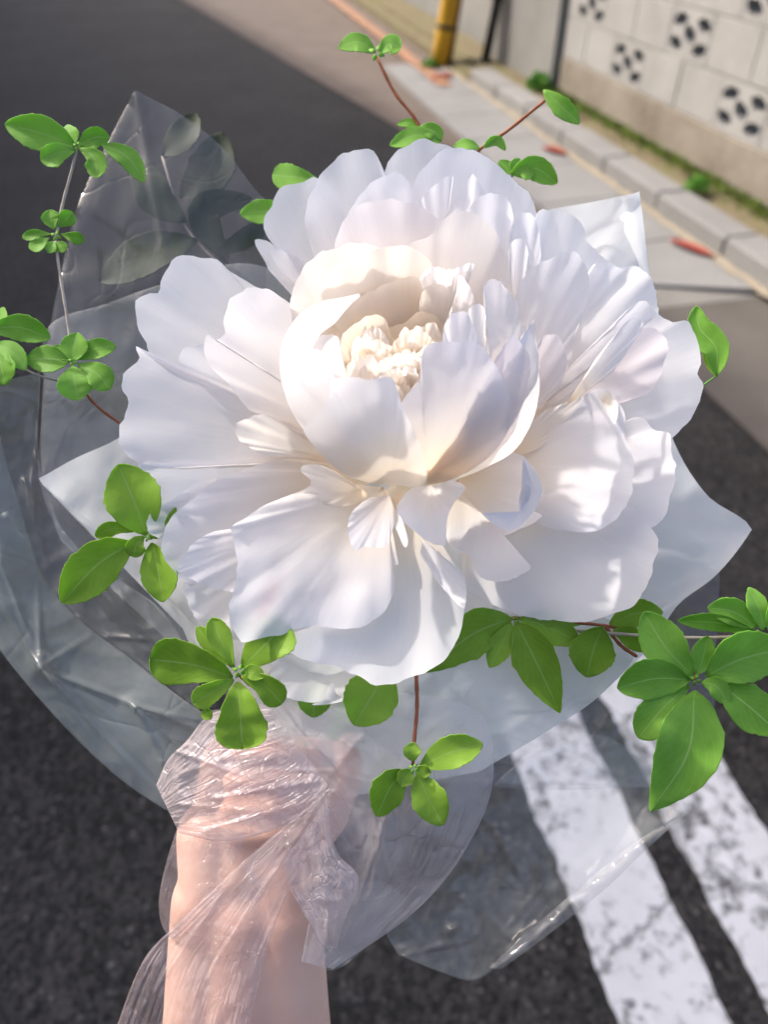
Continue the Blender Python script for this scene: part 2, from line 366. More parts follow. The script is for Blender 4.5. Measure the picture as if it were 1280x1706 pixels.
def box(name, s0, s1, n0, n1, z0, z1, mat, parent=None, bev=0.0):
    v, f = box_vf(s0, s1, n0, n1, z0, z1, bev)
    return mesh_obj(name, v, f, mat, parent, smooth=False)

g = mesh_obj('road', [(-120, -60, 0), (120, -60, 0), (120, 200, 0), (-120, 200, 0)], [(0, 1, 2, 3)], M_ASPH, smooth=False)
tag(g, kind='structure')
def stripe(name, s0, s1, n0, n1, z, mat, jit, step=0.012, seed=1):
    rs = random.Random(seed)
    k = int((s1 - s0) / step); v = []; f = []
    for i in range(k + 1):
        s = s0 + (s1 - s0) * i / k
        a = n0 + jit * (noise.noise((s * 9, seed * 3.1, 0)) + 0.6 * noise.noise((s * 40, seed * 5.7, 0)))
        b = n1 + jit * (noise.noise((s * 9, seed * 7.7, 2)) + 0.6 * noise.noise((s * 40, seed * 9.1, 3)))
        v += [G(s, a, z), G(s, b, z)]
        if i: f.append((2*i - 2, 2*i - 1, 2*i + 1, 2*i))
    return tag(mesh_obj(name, v, f, mat, smooth=False), kind='structure')
stripe('road_line', -1.0, 1.60, 0.43, 0.60, 0.004, M_LINE, 0.010, seed=1)
stripe('road_line', -1.0, 1.75, 0.665, 0.835, 0.004, M_LINE, 0.010, seed=2)
stripe('orange_road_line', 6.3, 16.0, 1.90, 2.02, 0.034, M_ORANGE, 0.03, 0.05, seed=3)

# gutter slabs and kerb stones, each a piece of its own
gut = box('gutter', 2.45, 7.2, 1.66, 2.19, -0.10, 0.005, M_MORTAR); tag(gut, kind='structure')
s = 2.45; rr = random.Random(3)
while s < 7.1:
    v = []; e = 0.006
    for z in (0.0, 1.0):
        for n_, zz in ((1.67, 0.016), (2.185, 0.030)):
            for s_ in (s + e, s + 0.6 - e):
                sk = (1.0 - 0.55 * (n_ - 1.67) / 0.5) * 0.0 if s > 2.5 else (-0.22 * (1 if s_ < s + 0.3 else 0) * (2.19 - n_) / 0.52 * -1)
                v.append(G(s_ + sk, n_, zz if z else 0.006))
    mesh_obj('gutter_slab', v, [(0, 2, 3, 1), (4, 5, 7, 6), (0, 1, 5, 4), (2, 6, 7, 3), (0, 4, 6, 2), (1, 3, 7, 5)], M_CONC, gut, False)
    s += 0.6
kerb = box('kerb', 0.4, 5.9, 2.20, 2.35, -0.10, 0.10, M_MORTAR); tag(kerb, kind='structure')
s = 0.4
while s < 5.8:
    box('kerb_stone', s + 0.005, s + 0.595, 2.19 + rr.uniform(-0.004, 0.004), 2.36, 0.0, 0.12 + rr.uniform(-0.004, 0.003), M_CONC, kerb, 0.012)
    s += 0.6
stripe('sand_joint', 0.5, 7.0, 2.135, 2.188, 0.034, M_SAND, 0.02, 0.03, seed=5)
vg = box('verge', -2, 30, 2.36, 2.70, -0.1, 0.085, M_DIRT); tag(vg, kind='structure')
vg2 = box('verge_far', 5.9, 30, 2.20, 2.355, -0.1, 0.06, M_DIRT); tag(vg2, kind='structure')
pth = box('side_strip', -2, 2.44, 1.55, 2.185, -0.05, 0.008, plain('old_patch', (0.10, 0.09, 0.08), 0.9, 120, 0.3)); tag(pth, kind='structure')
far = mesh_obj('painted_sun_strip_far', [G(7.22, 0.95, 0.006), G(12, 0.05, 0.006), G(22, -1.9, 0.006), G(30, -1.9, 0.006), G(30, 2.195, 0.006), G(7.22, 2.195, 0.006)], [(0, 5, 4, 3, 2, 1)], plain('painted_sun_paving', (0.125, 0.10, 0.083), 0.9, 60, 0.3), smooth=False); tag(far, kind='structure')  # sunlit road painted as a paler colour, edge drawn along the house's shadow line
mid = mesh_obj('painted_sun_shoulder', [G(2.46, 1.56, 0.007), G(5.0, 1.38, 0.007), G(7.215, 0.95, 0.007), G(7.215, 1.655, 0.007), G(2.46, 1.655, 0.007)], [(0, 4, 3, 2, 1)], plain('painted_sun_shoulder', (0.125, 0.10, 0.083), 0.9, 60, 0.3), smooth=False); tag(mid, kind='structure')  # painted sunlight continued nearer, left edge bending with the shadow line

# block wall
WN = 2.63
wall = empty('block_wall', G(3.0, WN, 0.08))
tag(wall, 'cream concrete block wall with pierced ornamental blocks behind the kerb', 'wall')
box('footing', -1.0, 5.7, WN, WN + 0.14, 0.0, 0.305, M_FOOT, wall, 0.006)
box('mortar_core', -1.0, 5.695, WN + 0.045, WN + 0.085, 0.306, 1.65, M_MORTAR, wall) if False else None
BL, BH = 0.40, 0.235
vents = {(0, 3.55), (0, 4.75), (0, 2.35), (1, 4.15), (1, 5.35), (1, 2.95), (2, 3.55), (2, 4.75), (2, 2.35), (3, 4.15), (3, 2.95)}
cache = {}
def vent_block(L, H, T):
    """pierced block: square frame with curved openings cut through it"""
    bm = bmesh.new()
    nx, nz = 48, 28
    def solid(x, z):
        X = x / L * 2 - 1; Z = z / H * 2 - 1
        if abs(X) > 0.92 or abs(Z) > 0.86: return True
        for cx, cz, rx, rz, rot in ((-0.60, 0.48, 0.28, 0.30, 0.5), (0.60, 0.48, 0.28, 0.30, -0.5), (-0.60, -0.48, 0.28, 0.30, -0.5), (0.60, -0.48, 0.28, 0.30, 0.5), (0, 0.0, 0.30, 0.30, 0.9)):
            dx, dz = X - cx, Z - cz
            c, s_ = math.cos(rot), math.sin(rot)
            u, w = dx * c + dz * s_, -dx * s_ + dz * c
            if abs(u / (rx * 1.35)) ** 1.6 + abs(w / (rz * 0.92)) ** 1.6 < 1: return False
        return True
    fr = {}; bk = {}
    def V(d, i, k, y):
        if (i, k) not in d: d[(i, k)] = bm.verts.new((i * L / nx, y, k * H / nz))
        return d[(i, k)]
    S_ = [[solid((i + .5) * L / nx, (k + .5) * H / nz) for k in range(nz)] for i in range(nx)]
    for i in range(nx):
        for k in range(nz):
            if not S_[i][k]: continue
            bm.faces.new([V(fr, i, k, 0), V(fr, i + 1, k, 0), V(fr, i + 1, k + 1, 0), V(fr, i, k + 1, 0)])
            bm.faces.new([V(bk, i, k, T), V(bk, i, k + 1, T), V(bk, i + 1, k + 1, T), V(bk, i + 1, k, T)])
            for di, dk, a, b in ((-1, 0, (i, k), (i, k + 1)), (1, 0, (i + 1, k + 1), (i + 1, k)), (0, -1, (i + 1, k), (i, k)), (0, 1, (i, k + 1), (i + 1, k + 1))):
                ii, kk = i + di, k + dk
                if ii < 0 or kk < 0 or ii >= nx or kk >= nz or not S_[ii][kk]:
                    bm.faces.new([V(fr, *a, 0), V(bk, *a, T), V(bk, *b, T), V(fr, *b, 0)])
    bm.verts.index_update()
    v = [x.co.copy() for x in bm.verts]; f = [tuple(q.index for q in fc.verts) for fc in bm.faces]
    bm.free(); return v, f
vb_v, vb_f = vent_block(BL - 0.006, BH - 0.006, 0.10)
rb = random.Random(11)
off_w = Vector(wall.location)
vent_mesh = None
for row in range(5):
    z0 = 0.307 + row * BH
    start = -0.65 + (0.2 if row % 2 else 0.0)
    k = 0
    while start + k * BL < 5.69:
        s0 = start + k * BL; s1 = min(s0 + BL, 5.70); k += 1
        c = round((s0 + s1) / 2, 2)
        isv = any(r == row and abs(c - sv) < 0.03 for r, sv in vents)
        if isv:
            # mesh runs along the road direction
            vv = [G(s0 + 0.003 + p[0], WN + 0.006 + p[1], z0 + 0.003 + p[2]) for p in vb_v]
            mesh_obj('pierced_block', vv, vb_f, M_BLOCK, wall, False)
        elif s1 - s0 > 0.05:
            jn = rb.uniform(-0.002, 0.002)
            box('block', s0 + 0.003, s1 - 0.003, WN + 0.006 + jn, WN + 0.106, z0 + 0.003, z0 + BH - 0.003, M_BLOCK, wall, 0.004)
mv = []; mf = []
for row in range(5):                                   # mortar sits a little back from the block faces
    z0 = 0.307 + row * BH
    for (a0, a1, b0, b1) in ((-0.65, 5.69, z0 - 0.003, z0 + 0.003),):
        v, f = box_vf(a0, a1, WN + 0.010, WN + 0.102, b0, b1)
        mf += [tuple(i + len(mv) for i in q) for q in f]; mv += v
    start = -0.65 + (0.2 if row % 2 else 0.0); k = 0
    while start + k * BL < 5.69:
        s0 = start + k * BL; k += 1
        v, f = box_vf(s0 - 0.003, s0 + 0.003, WN + 0.011, WN + 0.101, z0 + 0.0031, z0 + BH - 0.0031)
        mf += [tuple(i + len(mv) for i in q) for q in f]; mv += v
mesh_obj('mortar', mv, mf, M_MORTAR, wall, False)
box('coping', -0.9, 5.70, WN - 0.02, WN + 0.13, 0.307 + 5 * BH, 0.307 + 5 * BH + 0.06, M_CONC, wall, 0.006)

# grey pillar with a slotted grille
pil = empty('gate_pillar', G(6.3, WN - 0.02, 0.05))
tag(pil, 'grey rendered gate pillar with slotted grille next to the block wall', 'pillar')
box('pillar_body', 5.72, 7.05, WN - 0.05, WN + 0.45, 0.0, 1.9, M_GREYWALL, pil, 0.01)
for k in range(6):
    box('grille_slot', 6.52 + k * 0.065, 6.55 + k * 0.065, WN - 0.056, WN - 0.03, 0.62, 0.86, M_BLACK, pil)
# yard wall further on
yw = empty('yard_wall', G(10, WN + 0.25, 0.05))
tag(yw, 'pale low yard wall running on beyond the grey pillar', 'wall')
box('wall_panel', 7.3, 16.0, WN + 0.2, WN + 0.35, 0.0, 1.5, M_GREYWALL, yw, 0.01)
box('cap', 7.28, 16.02, WN + 0.17, WN + 0.38, 1.5, 1.56, M_CONC, yw, 0.01)

def tube_pts(pts, radii, seg=8):
    """tube along world points"""
    pts = [Vector(p) for p in pts]; v = []; f = []
    prev = None
    for i, p in enumerate(pts):
        t = (pts[min(i + 1, len(pts) - 1)] - pts[max(i - 1, 0)]).normalized()
        if prev is None:
            a = t.orthogonal().normalized()
        else:
            a = (prev - t * prev.dot(t)).normalized()
        prev = a; b = t.cross(a)
        for k in range(seg):
            an = 2 * math.pi * k / seg
            v.append(p + (a * math.cos(an) + b * math.sin(an)) * radii[i])
        if i:
            for k in range(seg):
                f.append(((i - 1) * seg + k, (i - 1) * seg + (k + 1) % seg, i * seg + (k + 1) % seg, i * seg + k))
    f.append(tuple(range(seg))[::-1]); f.append(tuple((len(pts) - 1) * seg + k for k in range(seg)))
    return v, f
# yellow guard post and black pipe
gp = empty('guard_post', G(7.05, 2.12, 0.0))
tag(gp, 'yellow guard post leaning at the roadside', 'post')
base = G(7.05, 2.12, 0.0)
v, f = tube_pts([base, base + Vector((0.035, 0, 0.25)), base + Vector((0.11, 0, 0.8)), base + Vector((0.22, 0, 1.6))], [0.075, 0.072, 0.072, 0.072], 16)
mesh_obj('sleeve', v, f, M_YELLOW, gp)
v, f = tube_pts([base + Vector((0.06, 0.08, 0)), base + Vector((0.39, 0.08, 2.4))], [0.055, 0.055], 12)
mesh_obj('pole', v, f, plain('brown_pole', (0.22, 0.11, 0.05), 0.7), gp)
for zz in (0.3, 0.7, 1.1):
    v, f = tube_pts([base + Vector((0.138 * zz, 0, zz)), base + Vector((0.138 * (zz + 0.03), 0, zz + 0.03))], [0.077, 0.077], 16)
    mesh_obj('strap', v, f, M_BLACK, gp)
dp = empty('drain_pipe', G(6.78, 2.44, 0.08))
tag(dp, 'thin black drain pipe standing before the grey pillar', 'pipe')
b2 = G(6.78, 2.44, 0.06)
v, f = tube_pts([b2, b2 + Vector((0.07, 0, 0.5)), b2 + Vector((0.25, 0, 1.8))], [0.04, 0.035, 0.035], 12)
mesh_obj('pipe', v, f, M_BLACK, dp)
v, f = tube_pts([b2, b2 + Vector((0, 0, 0.05))], [0.055, 0.055], 12)
mesh_obj('collar', v, f, M_BLACK, dp)
v, f = tube_pts([b2 + Vector((0.063, 0, 0.45)), b2 + Vector((0.07, 0, 0.5))], [0.045, 0.045], 12)
mesh_obj('clip', v, f, M_BLACK, dp)

# moss along the wall foot, weeds
def leaflet_cloud(cen_fn, count, size, rs):
    v = []; f = []
    for _ in range(count):
        c = cen_fn(rs)
        a = rs.uniform(0, 6.28); el = rs.uniform(0.1, 1.3); L = size * rs.uniform(0.6, 1.3)
        d = Vector((math.cos(a) * math.cos(el), math.sin(a) * math.cos(el), math.sin(el)))
        w = d.cross(Vector((0, 0, 1))).normalized() * L * 0.35
        up = w.cross(d).normalized() * L * 0.1
        i = len(v)
        v += [c, c + d * L * .5 + w + up, c + d * L, c + d * L * .5 - w + up]
        f += [(i, i + 1, i + 2, i + 3)]
    return v, f
rs = random.Random(21)
v, f = leaflet_cloud(lambda q: G(q.uniform(1.5, 5.8), 2.62 - abs(q.gauss(0, 0.05)), 0.083 + q.uniform(0, 0.02)), 5000, 0.022, rs)
tag(mesh_obj('moss', v, f, M_MOSS, smooth=False), 'olive moss and low weeds along the wall foot', 'moss', kind='stuff')
def weed(name, s, n, z, r, cnt, label, mat):
    c0 = G(s, n, z)
    root = empty(name, c0); tag(root, label, 'weed', 'weeds along the wall')
    def cf(q):
        d = Vector((q.gauss(0, 1), q.gauss(0, 1), abs(q.gauss(0, 1)))).normalized() * r * q.uniform(0.3, 1) ** 0.5
        return c0 + d
    v, f = leaflet_cloud(cf, cnt, r * 0.42, rs)
    mesh_obj('foliage', v, f, mat, root, False)
    st = []; sf = []
    for k in range(5):
        a = k * 1.256
        vv, ff = tube_pts([c0 - Vector((0, 0, 0.01)), c0 + Vector((math.cos(a) * r * .5, math.sin(a) * r * .5, r * .6))], [0.003, 0.002], 5)
        sf += [tuple(i + len(st) for i in q) for q in ff]; st += vv
    mesh_obj('stems', st, sf, M_STEM, root)
M_WEED = plain('weed_leaf', (0.13, 0.30, 0.05), 0.6, 30, 0.3)
weed('weed', 3.42, 2.41, 0.10, 0.062, 260, 'round bright green weed growing behind the kerb', M_WEED)
weed('weed', 5.75, 2.5, 0.085, 0.10, 220, 'green weed at the foot of the grey pillar', M_WEED)
weed('weed', 4.95, 2.42, 0.10, 0.05, 120, 'small weed in the moss by the kerb below the pierced blocks', M_WEED)
weed('weed', 7.0, 2.02, 0.02, 0.07, 160, 'low weed around the yellow guard post', M_WEED)

def dry_leaf(s, n, z, L, W, ang, label):
    c0 = G(s, n, z); root = None
    v = []; f = []; nu, nv = 7, 12
    for j in range(nv + 1):
        t = j / nv; w = W * math.sin(math.pi * min(1, t * 0.96 + 0.02)) ** 0.8
        for i in range(nu + 1):
            u = i / nu * 2 - 1
            loc = dvec * ((t - .5) * L * math.cos(ang) - u * w * math.sin(ang)) + nvec * ((t - .5) * L * math.sin(ang) + u * w * math.cos(ang))
            v.append(c0 + loc + Vector((0, 0, 0.004 + 0.018 * u * u * (w / W) + 0.03 * (t - .5) ** 2 + 0.003 * noise.noise((u * 3, t * 5, s)))))
            if i and j:
                a = j * (nu + 1) + i
                f.append((a - nu - 2, a - nu - 1, a, a - 1))
    o = mesh_obj('fallen_leaf', v, f, M_REDLEAF, solid=0.002)
    tag(o, label, 'leaf', 'red fallen leaves along the kerb')
    return o
dry_leaf(2.90, 2.10, 0.030, 0.25, 0.028, 2.75, 'long dark red fallen leaf lying against the kerb')
dry_leaf(4.45, 2.09, 0.030, 0.20, 0.035, 2.7, 'small red fallen leaf at the kerb joint')
dry_leaf(6.6, 2.02, 0.024, 0.28, 0.06, 0.9, 'orange red fallen leaf below the yellow guard post')

# house across the road: its shade lies on the carriageway
HB = 6.0
cotel = HB / math.tan(SUN_EL)
edge = [(-22.0, 0.2), (-0.2, 0.2), (0.5, 1.74), (1.8, 1.74), (5.0, 1.56), (6.9, 1.20), (11.9, 0.27), (20.0, -1.3)]
hsv = Vector((SUNV.x, SUNV.y, 0)).normalized()
front = [G(s, n, 0) + hsv * cotel for s, n in edge]
back = [p - nvec * 7 for p in front]
hroot = empty('house', (front[1] + back[1]) / 2)
tag(hroot, 'plain rendered house across the road that shades the carriageway', 'house')
n_ = len(front)
v = [Vector((p.x, p.y, -0.05)) for p in front] + [Vector((p.x, p.y, HB - 0.25)) for p in front] + [Vector((p.x, p.y, -0.05)) for p in back] + [Vector((p.x, p.y, HB - 0.25)) for p in back]
f = []
for i in range(n_ - 1):
    f += [(i, i + 1, n_ + i + 1, n_ + i), (2 * n_ + i, 3 * n_ + i, 3 * n_ + i + 1, 2 * n_ + i + 1), (n_ + i, n_ + i + 1, 3 * n_ + i + 1, 3 * n_ + i)]
f += [(0, n_, 3 * n_, 2 * n_), (n_ - 1, 3 * n_ - 1, 4 * n_ - 1, 2 * n_ - 1)]
mesh_obj('wall', v, f, M_HOUSE, hroot, False)
v = [Vector((p.x, p.y, HB - 0.24)) for p in front] + [Vector((p.x, p.y, HB)) for p in front] + [Vector((p.x, p.y, HB - 0.24)) for p in back] + [Vector((p.x, p.y, HB)) for p in back]
mesh_obj('roof', v, f + [(i, 2 * n_ + i, 2 * n_ + i + 1, i + 1) for i in range(n_ - 1)], M_ROOF, hroot, False)
for i, s0 in enumerate((-14, -9, -4, 0)):
    for zz in (0.9, 3.6):
        a = G(s0, 1.74) + hsv * cotel + nvec * 0.02; b = a + dvec * 1.6
        mesh_obj('window', [a + Vector((0, 0, zz)), b + Vector((0, 0, zz)), b + Vector((0, 0, zz + 1.2)), a + Vector((0, 0, zz + 1.2))], [(0, 1, 2, 3)], M_GLASS, hroot, False, solid=0.05)

# ------------------------------------------------------------------ fans and lofts (world geometry from traced outlines with depth)
WHITE = np.array((0.875, 0.865, 0.885)); CREAM = np.array((0.93, 0.82, 0.645)); PINK = np.array((0.885, 0.80, 0.81)); YEL = np.array((0.94, 0.76, 0.48))
pid = [0]
def petal(root, outline, base, db, dr, p=1.5, warm=0.0, pink=0.0, dome=0.0, ruf=1.0, sphere=None, curl=0.0, name='petal', bw=1.0, up=0.0, tiltx=0.0):
    """outline: photo outline of the petal (rim first, may include its hidden sides); base: where it joins the flower"""
    pid[0] += 1; sd_ = pid[0] * 3.713
    n = 110; ts = [k / 18 for k in range(18)] + [0.972, 0.992, 1.0]; m = len(ts) - 1
    o = catmull(outline, n, True)
    size = max(np.linalg.norm(q[:2] - np.array(base[:2])) for q in o)
    bx, by = base[:2]
    # fan can only close where the base lies inside; outside, the base itself is a corner of the outline
    rows = []; tints = []; uvs = []
    per = 0
    for i, q in enumerate(o):
        x, y = q[0], q[1]
        L = math.hypot(x - bx, y - by)
        k = 1 + 0.014 * ruf * noise.noise((i * 0.36, sd_, 0)) + 0.007 * ruf * noise.noise((i * 0.9, sd_, 5))
        o[i] = np.array((bx + (x - bx) * k, by + (y - by) * k))
    verts = []
    for j in range(m + 1):
        t = ts[j]
        for i in range(n):
            x = bx + (o[i][0] - bx) * t; y = by + (o[i][1] - by) * t
            L = math.hypot(x - bx, y - by) / size          # 0 at the base, about 1 at the rim
            if sphere:
                cx, cy, Rr, dc = sphere
                rho2 = ((x - cx) / Rr) ** 2 + ((y - cy) / Rr) ** 2
                d = dc + Rr * (math.sqrt(1 - rho2) if rho2 < 0.96 else 0.2 - (math.sqrt(rho2) - 0.98) * 1.2)
                d += db + (dr - db) * L ** p
            else:
                d = db + (dr - db) * L ** p
            d += dome * math.sin(math.pi * min(1, L)) * (0.4 + 0.6 * (1 - t ** 3))
            d += curl * max(0, t - 0.72) ** 2 / 0.0784
            d += tiltx * (x - bx) / size
            a = math.atan2(y - by, x - bx)
            d += ruf * min(1.0, size / 230) * (7 * L ** 1.3 * noise.noise((a * 2.6 + sd_, L * 1.3, 1.0)) + 9 * t ** 4 * noise.noise((i * 0.16, sd_, 2.0)) + 0.9 * L * noise.noise((a * 7 + sd_, L * 1.6, 4.0)) + 2.2 * noise.noise((x * 0.03, y * 0.03, sd_)))
            verts.append(P(x, y, d))
            wgt = max(0.0, 1 - L) ** 1.6 * bw
            c = WHITE * (1 - pink) + PINK * pink
            c = c * (1 - warm) + CREAM * warm
            c = c * (1 - 0.75 * wgt) + CREAM * 0.75 * wgt
            y2 = max(0.0, 1 - L * 2.2) * bw
            c = c * (1 - 0.5 * y2) + YEL * 0.5 * y2
            bl = 0.55 * math.exp(-((x - 446 - (1000 - y) * 0.45) / 13) ** 2 - ((y - 1000) / 34) ** 2)
            c = c * (1 - bl) + np.array((0.95, 0.70, 0.71)) * bl
            tints.append((*c, 1)); uvs.append((a * 3.0, L * 0.35))
    faces = []
    for j in range(m):
        for i in range(n):
            i2 = (i + 1) % n
            if j == 0:
                faces.append((0, n + i, n + i2))
            else:
                faces.append((j * n + i, (j + 1) * n + i, (j + 1) * n + i2, j * n + i2))
    # all first ring verts coincide: keep one
    remap = {}
    newv = [verts[0]] + verts[n:]
    faces = [tuple(0 if k < n else k - n + 1 for k in q) for q in faces]
    tints = [tints[n + 3]] + tints[n:]; uvs = [uvs[n]] + uvs[n:]
    ob = mesh_obj(name, newv, faces, M_PETAL, root, True, tints, uvs)
    return ob

def petal_loft(root, A, B, sphere, off, name='petal', warm=0.0):
    nu, nv = 70, 16
    a = catmull(A, nu); c = catmull(B, nu); v = []; f = []; tn = []; uv = []
    cx, cy, Rr, dc = sphere
    for i in range(nu):
        for j in range(nv + 1):
            t = j / nv; t = 1 - (1 - t) ** 1.0
            q = a[i] * (1 - t) + c[i] * t
            k = 1 + 0.02 * noise.noise((i * 0.3, 3.3, t)) * (1 if j in (0, nv) else 0)
            rho2 = ((q[0] - cx) / Rr) ** 2 + ((q[1] - cy) / Rr) ** 2
            d = dc + Rr * (math.sqrt(1 - rho2) if rho2 < 0.96 else 0.2 - (math.sqrt(rho2) - 0.98) * 1.2) + off
            d += 5 * noise.noise((q[0] * 0.02, q[1] * 0.02, 1.7)) + 4 * t * noise.noise((i * 0.2, 1.1, 0.3))
            v.append(P(q[0], q[1], d)); tn.append((*(WHITE * (1 - warm) + CREAM * warm), 1)); uv.append((i * 0.08, t * 0.35))
            if i and j:
                k = i * (nv + 1) + j
                f.append((k - nv - 2, k - nv - 1, k, k - 1))
    return mesh_obj(name, v, f, M_PETAL, root, True, tn, uv)

def crease_d(x, y, creases):
    d = 0.0
    for (x1, y1, x2, y2, h, w) in creases:
        vx, vy = x2 - x1, y2 - y1
        t = max(0.0, min(1.0, ((x - x1) * vx + (y - y1) * vy) / (vx * vx + vy * vy)))
        ds = math.hypot(x - x1 - vx * t, y - y1 - vy * t)
        if ds < 4 * w:
            d += 0.55 * h * max(0.0, 1 - ds / w) * (1 - 0.8 * t) + 0.40 * h * max(0.0, 1 - ds / (4 * w)) * (1 - 0.7 * t)
    return d
def loft(root, name, A, B, mat, nu=60, nv=24, bulge=0.0, pleat=0.0, npl=9, seed=0, crumple=0.0, cs=0.02, solid=0.0, creases=(), hem=0.0):
    """sheet between two traced curves, points are (x, y, d)"""
    a = catmull(A, nu); b = catmull(B, nu); v = []; f = []; uv = []
    for i in range(nu):
        for j in range(nv + 1):
            t = j / nv
            if hem: t = 0.0 if j == 0 else 1.0 if j == nv else 0.012 + 0.976 * (j - 1) / (nv - 2)
            q = a[i] * (1 - t) + b[i] * t
            d = q[2] + bulge * math.sin(math.pi * t) * math.sin(math.pi * min(1, 0.15 + 0.85 * i / (nu - 1)))
            w = math.sin(math.pi * t) ** 0.5 if 0 < t < 1 else 0
            if pleat:
                ph = t * npl + 1.2 * noise.noise((i * 0.04, t * 2, seed)) 
                d += pleat * (1 - 2 * abs((ph % 1) - 0.5)) * (0.3 + 0.7 * noise.noise((t * npl, seed, 1)) ** 2 * 2)
            if crumple:
                nn = noise.noise((q[0] * cs, q[1] * cs, seed)); n2 = noise.noise((q[0] * cs * 2.3, q[1] * cs * 2.3, seed + 9))
                d += crumple * (1 - 2.2 * abs(nn)) + crumple * 0.45 * (1 - 2 * abs(n2))
            if creases: d += crease_d(q[0], q[1], creases)
            if hem and (j == 0 or j == nv): d -= hem * 0.4
            v.append(P(q[0], q[1], d)); uv.append((i / nu, t))
            if i and j:
                k = i * (nv + 1) + j
                f.append((k - nv - 2, k - nv - 1, k, k - 1))
    return mesh_obj(name, v, f, mat, root, True, None, uv, solid=solid)

def fan(root, name, outline, base, mat, n=110, m=40, p=1.0, pleat=0.0, npl=24, crumple=0.0, cs=0.015, seed=0, bulge=0.0, solid=0.0, creases=(), hem=0.0):
    o = catmull(outline, n); v = [P(*base)]; f = []; uv = [(0.5, 0)]
    b = np.array(base, dtype=float)
    for j in range(1, m + 1):
        t = j / m
        if hem: t = 1.0 if j == m else 0.994 * j / (m - 1)
        for i in range(n):
            q = b + (o[i] - b) * t
            d = b[2] + (o[i][2] - b[2]) * t ** p + bulge * math.sin(math.pi * t)
            if pleat:
                ph = i / n * npl + noise.noise((i * 0.05, t, seed))
                d += pleat * (1 - 2 * abs((ph % 1) - 0.5)) * t * (0.5 + noise.noise((int(ph) * 1.7, seed, 3)))
            if crumple:
                nn = noise.noise((q[0] * cs, q[1] * cs, seed)); n2 = noise.noise((q[0] * cs * 2.3, q[1] * cs * 2.3, seed + 9))
                d += (crumple * (1 - 2.2 * abs(nn)) + crumple * 0.45 * (1 - 2 * abs(n2))) * min(1, t * 2)
            if creases: d += crease_d(q[0], q[1], creases)
            if hem and j == m: d -= hem * 0.4
            v.append(P(q[0], q[1], d)); uv.append((i / n, t))
    for i in range(n - 1):
        f.append((0, 1 + i, 2 + i))
    for j in range(m - 1):
        for i in range(n - 1):
            a = 1 + j * n + i
            f.append((a, a + n, a + n + 1, a + 1))
    return mesh_obj(name, v, f, mat, root, True, None, uv, solid=solid)

# ------------------------------------------------------------------ peony
HB_ = (690, 770)
peony = empty('peony', P(690, 790, -270))
tag(peony, 'huge creamy white peony in full bloom at the heart of the bouquet', 'flower')
def pt(outline, db, dr, base=(690, 760), **kw):
    return petal(peony, outline, base, db, dr, **kw)
# back row, top
pt([(440,382),(450,342),(472,313),(505,302),(533,300),(560,330),(600,450),(660,700),(560,560),(497,430),(460,411)], -300, -215, base=(680,700))
pt([(515,400),(509,350),(525,310),(546,277),(570,257),(602,246),(627,259),(638,280),(655,360),(690,560),(700,690),(620,600),(545,480)], -290, -195, base=(685,690), tiltx=-20)
pt([(640,290),(661,252),(685,238),(710,233),(746,244),(790,262),(810,330),(790,500),(700,690),(650,480)], -290, -200, base=(700,680))
pt([(424,399),(436,399),(456,409),(470,430),(500,440),(600,560),(660,680),(540,560),(483,470),(455,458),(438,430)], -315, -235, base=(660,680))
pt([(450,411),(475,418),(500,430),(600,560),(650,660),(540,560),(490,468),(462,445)], -305, -225, base=(650,660))
# second row, top
pt([(687,320),(693,300),(706,280),(726,260),(754,248),(787,250),(815,260),(836,280),(859,305),(883,326),(895,354),(901,391),(903,440),(890,560),(760,700),(700,560)], -270, -165, base=(740,700))
pt([(560,440),(575,370),(586,345),(611,313),(647,289),(672,292),(690,320),(720,420),(720,640),(690,690),(600,580)], -265, -150, base=(690,690), tiltx=-15)
pt([(753,291),(730,305),(704,330),(706,350),(712,368),(738,420),(752,330)], -190, -130, base=(735,470), ruf=.5)
pt([(788,291),(775,310),(755,340),(735,372),(712,398),(720,480),(790,560),(830,440),(812,335),(800,305)], -245, -118, base=(760,600))
pt([(775,362),(785,342),(800,328),(820,321),(842,328),(852,345),(860,380),(880,470),(850,600),(790,520)], -235, -112, base=(820,640))
pt([(850,390),(857,370),(871,354),(887,358),(897,380),(902,430),(900,500),(870,600),(860,480)], -235, -118, base=(850,640))
pt([(856,500),(850,450),(848,415),(858,398),(872,400),(882,430),(890,480),(880,560),(865,560)], -215, -100, base=(850,640), ruf=.6)
# third row, pinkish inner petals of the top
pt([(558,420),(570,374),(586,354),(619,336),(659,333),(700,345),(740,372),(760,450),(730,640),(680,690),(600,600)], -235, -108, base=(690,690), pink=.45, warm=.1)
pt([(483,505),(489,480),(505,448),(530,423),(558,414),(600,404),(640,420),(680,520),(680,640),(640,700),(540,640),(495,560)], -215, -80, base=(660,700), pink=.15, warm=.35)
pt([(600,470),(650,420),(712,395),(749,358),(782,354),(818,374),(842,423),(853,472),(866,540),(850,640),(720,690),(640,600)], -205, -68, base=(720,690), warm=.30, pink=.12)
pt([(520,520),(540,466),(564,440),(586,423),(627,415),(675,409),(705,425),(740,470),(760,560),(700,680),(600,650),(530,580)], -205, -62, base=(670,700), warm=.5)
pt([(560,545),(578,514),(610,490),(643,473),(684,461),(720,470),(760,500),(780,570),(720,680),(620,650)], -205, -72, base=(680,690), warm=.6)
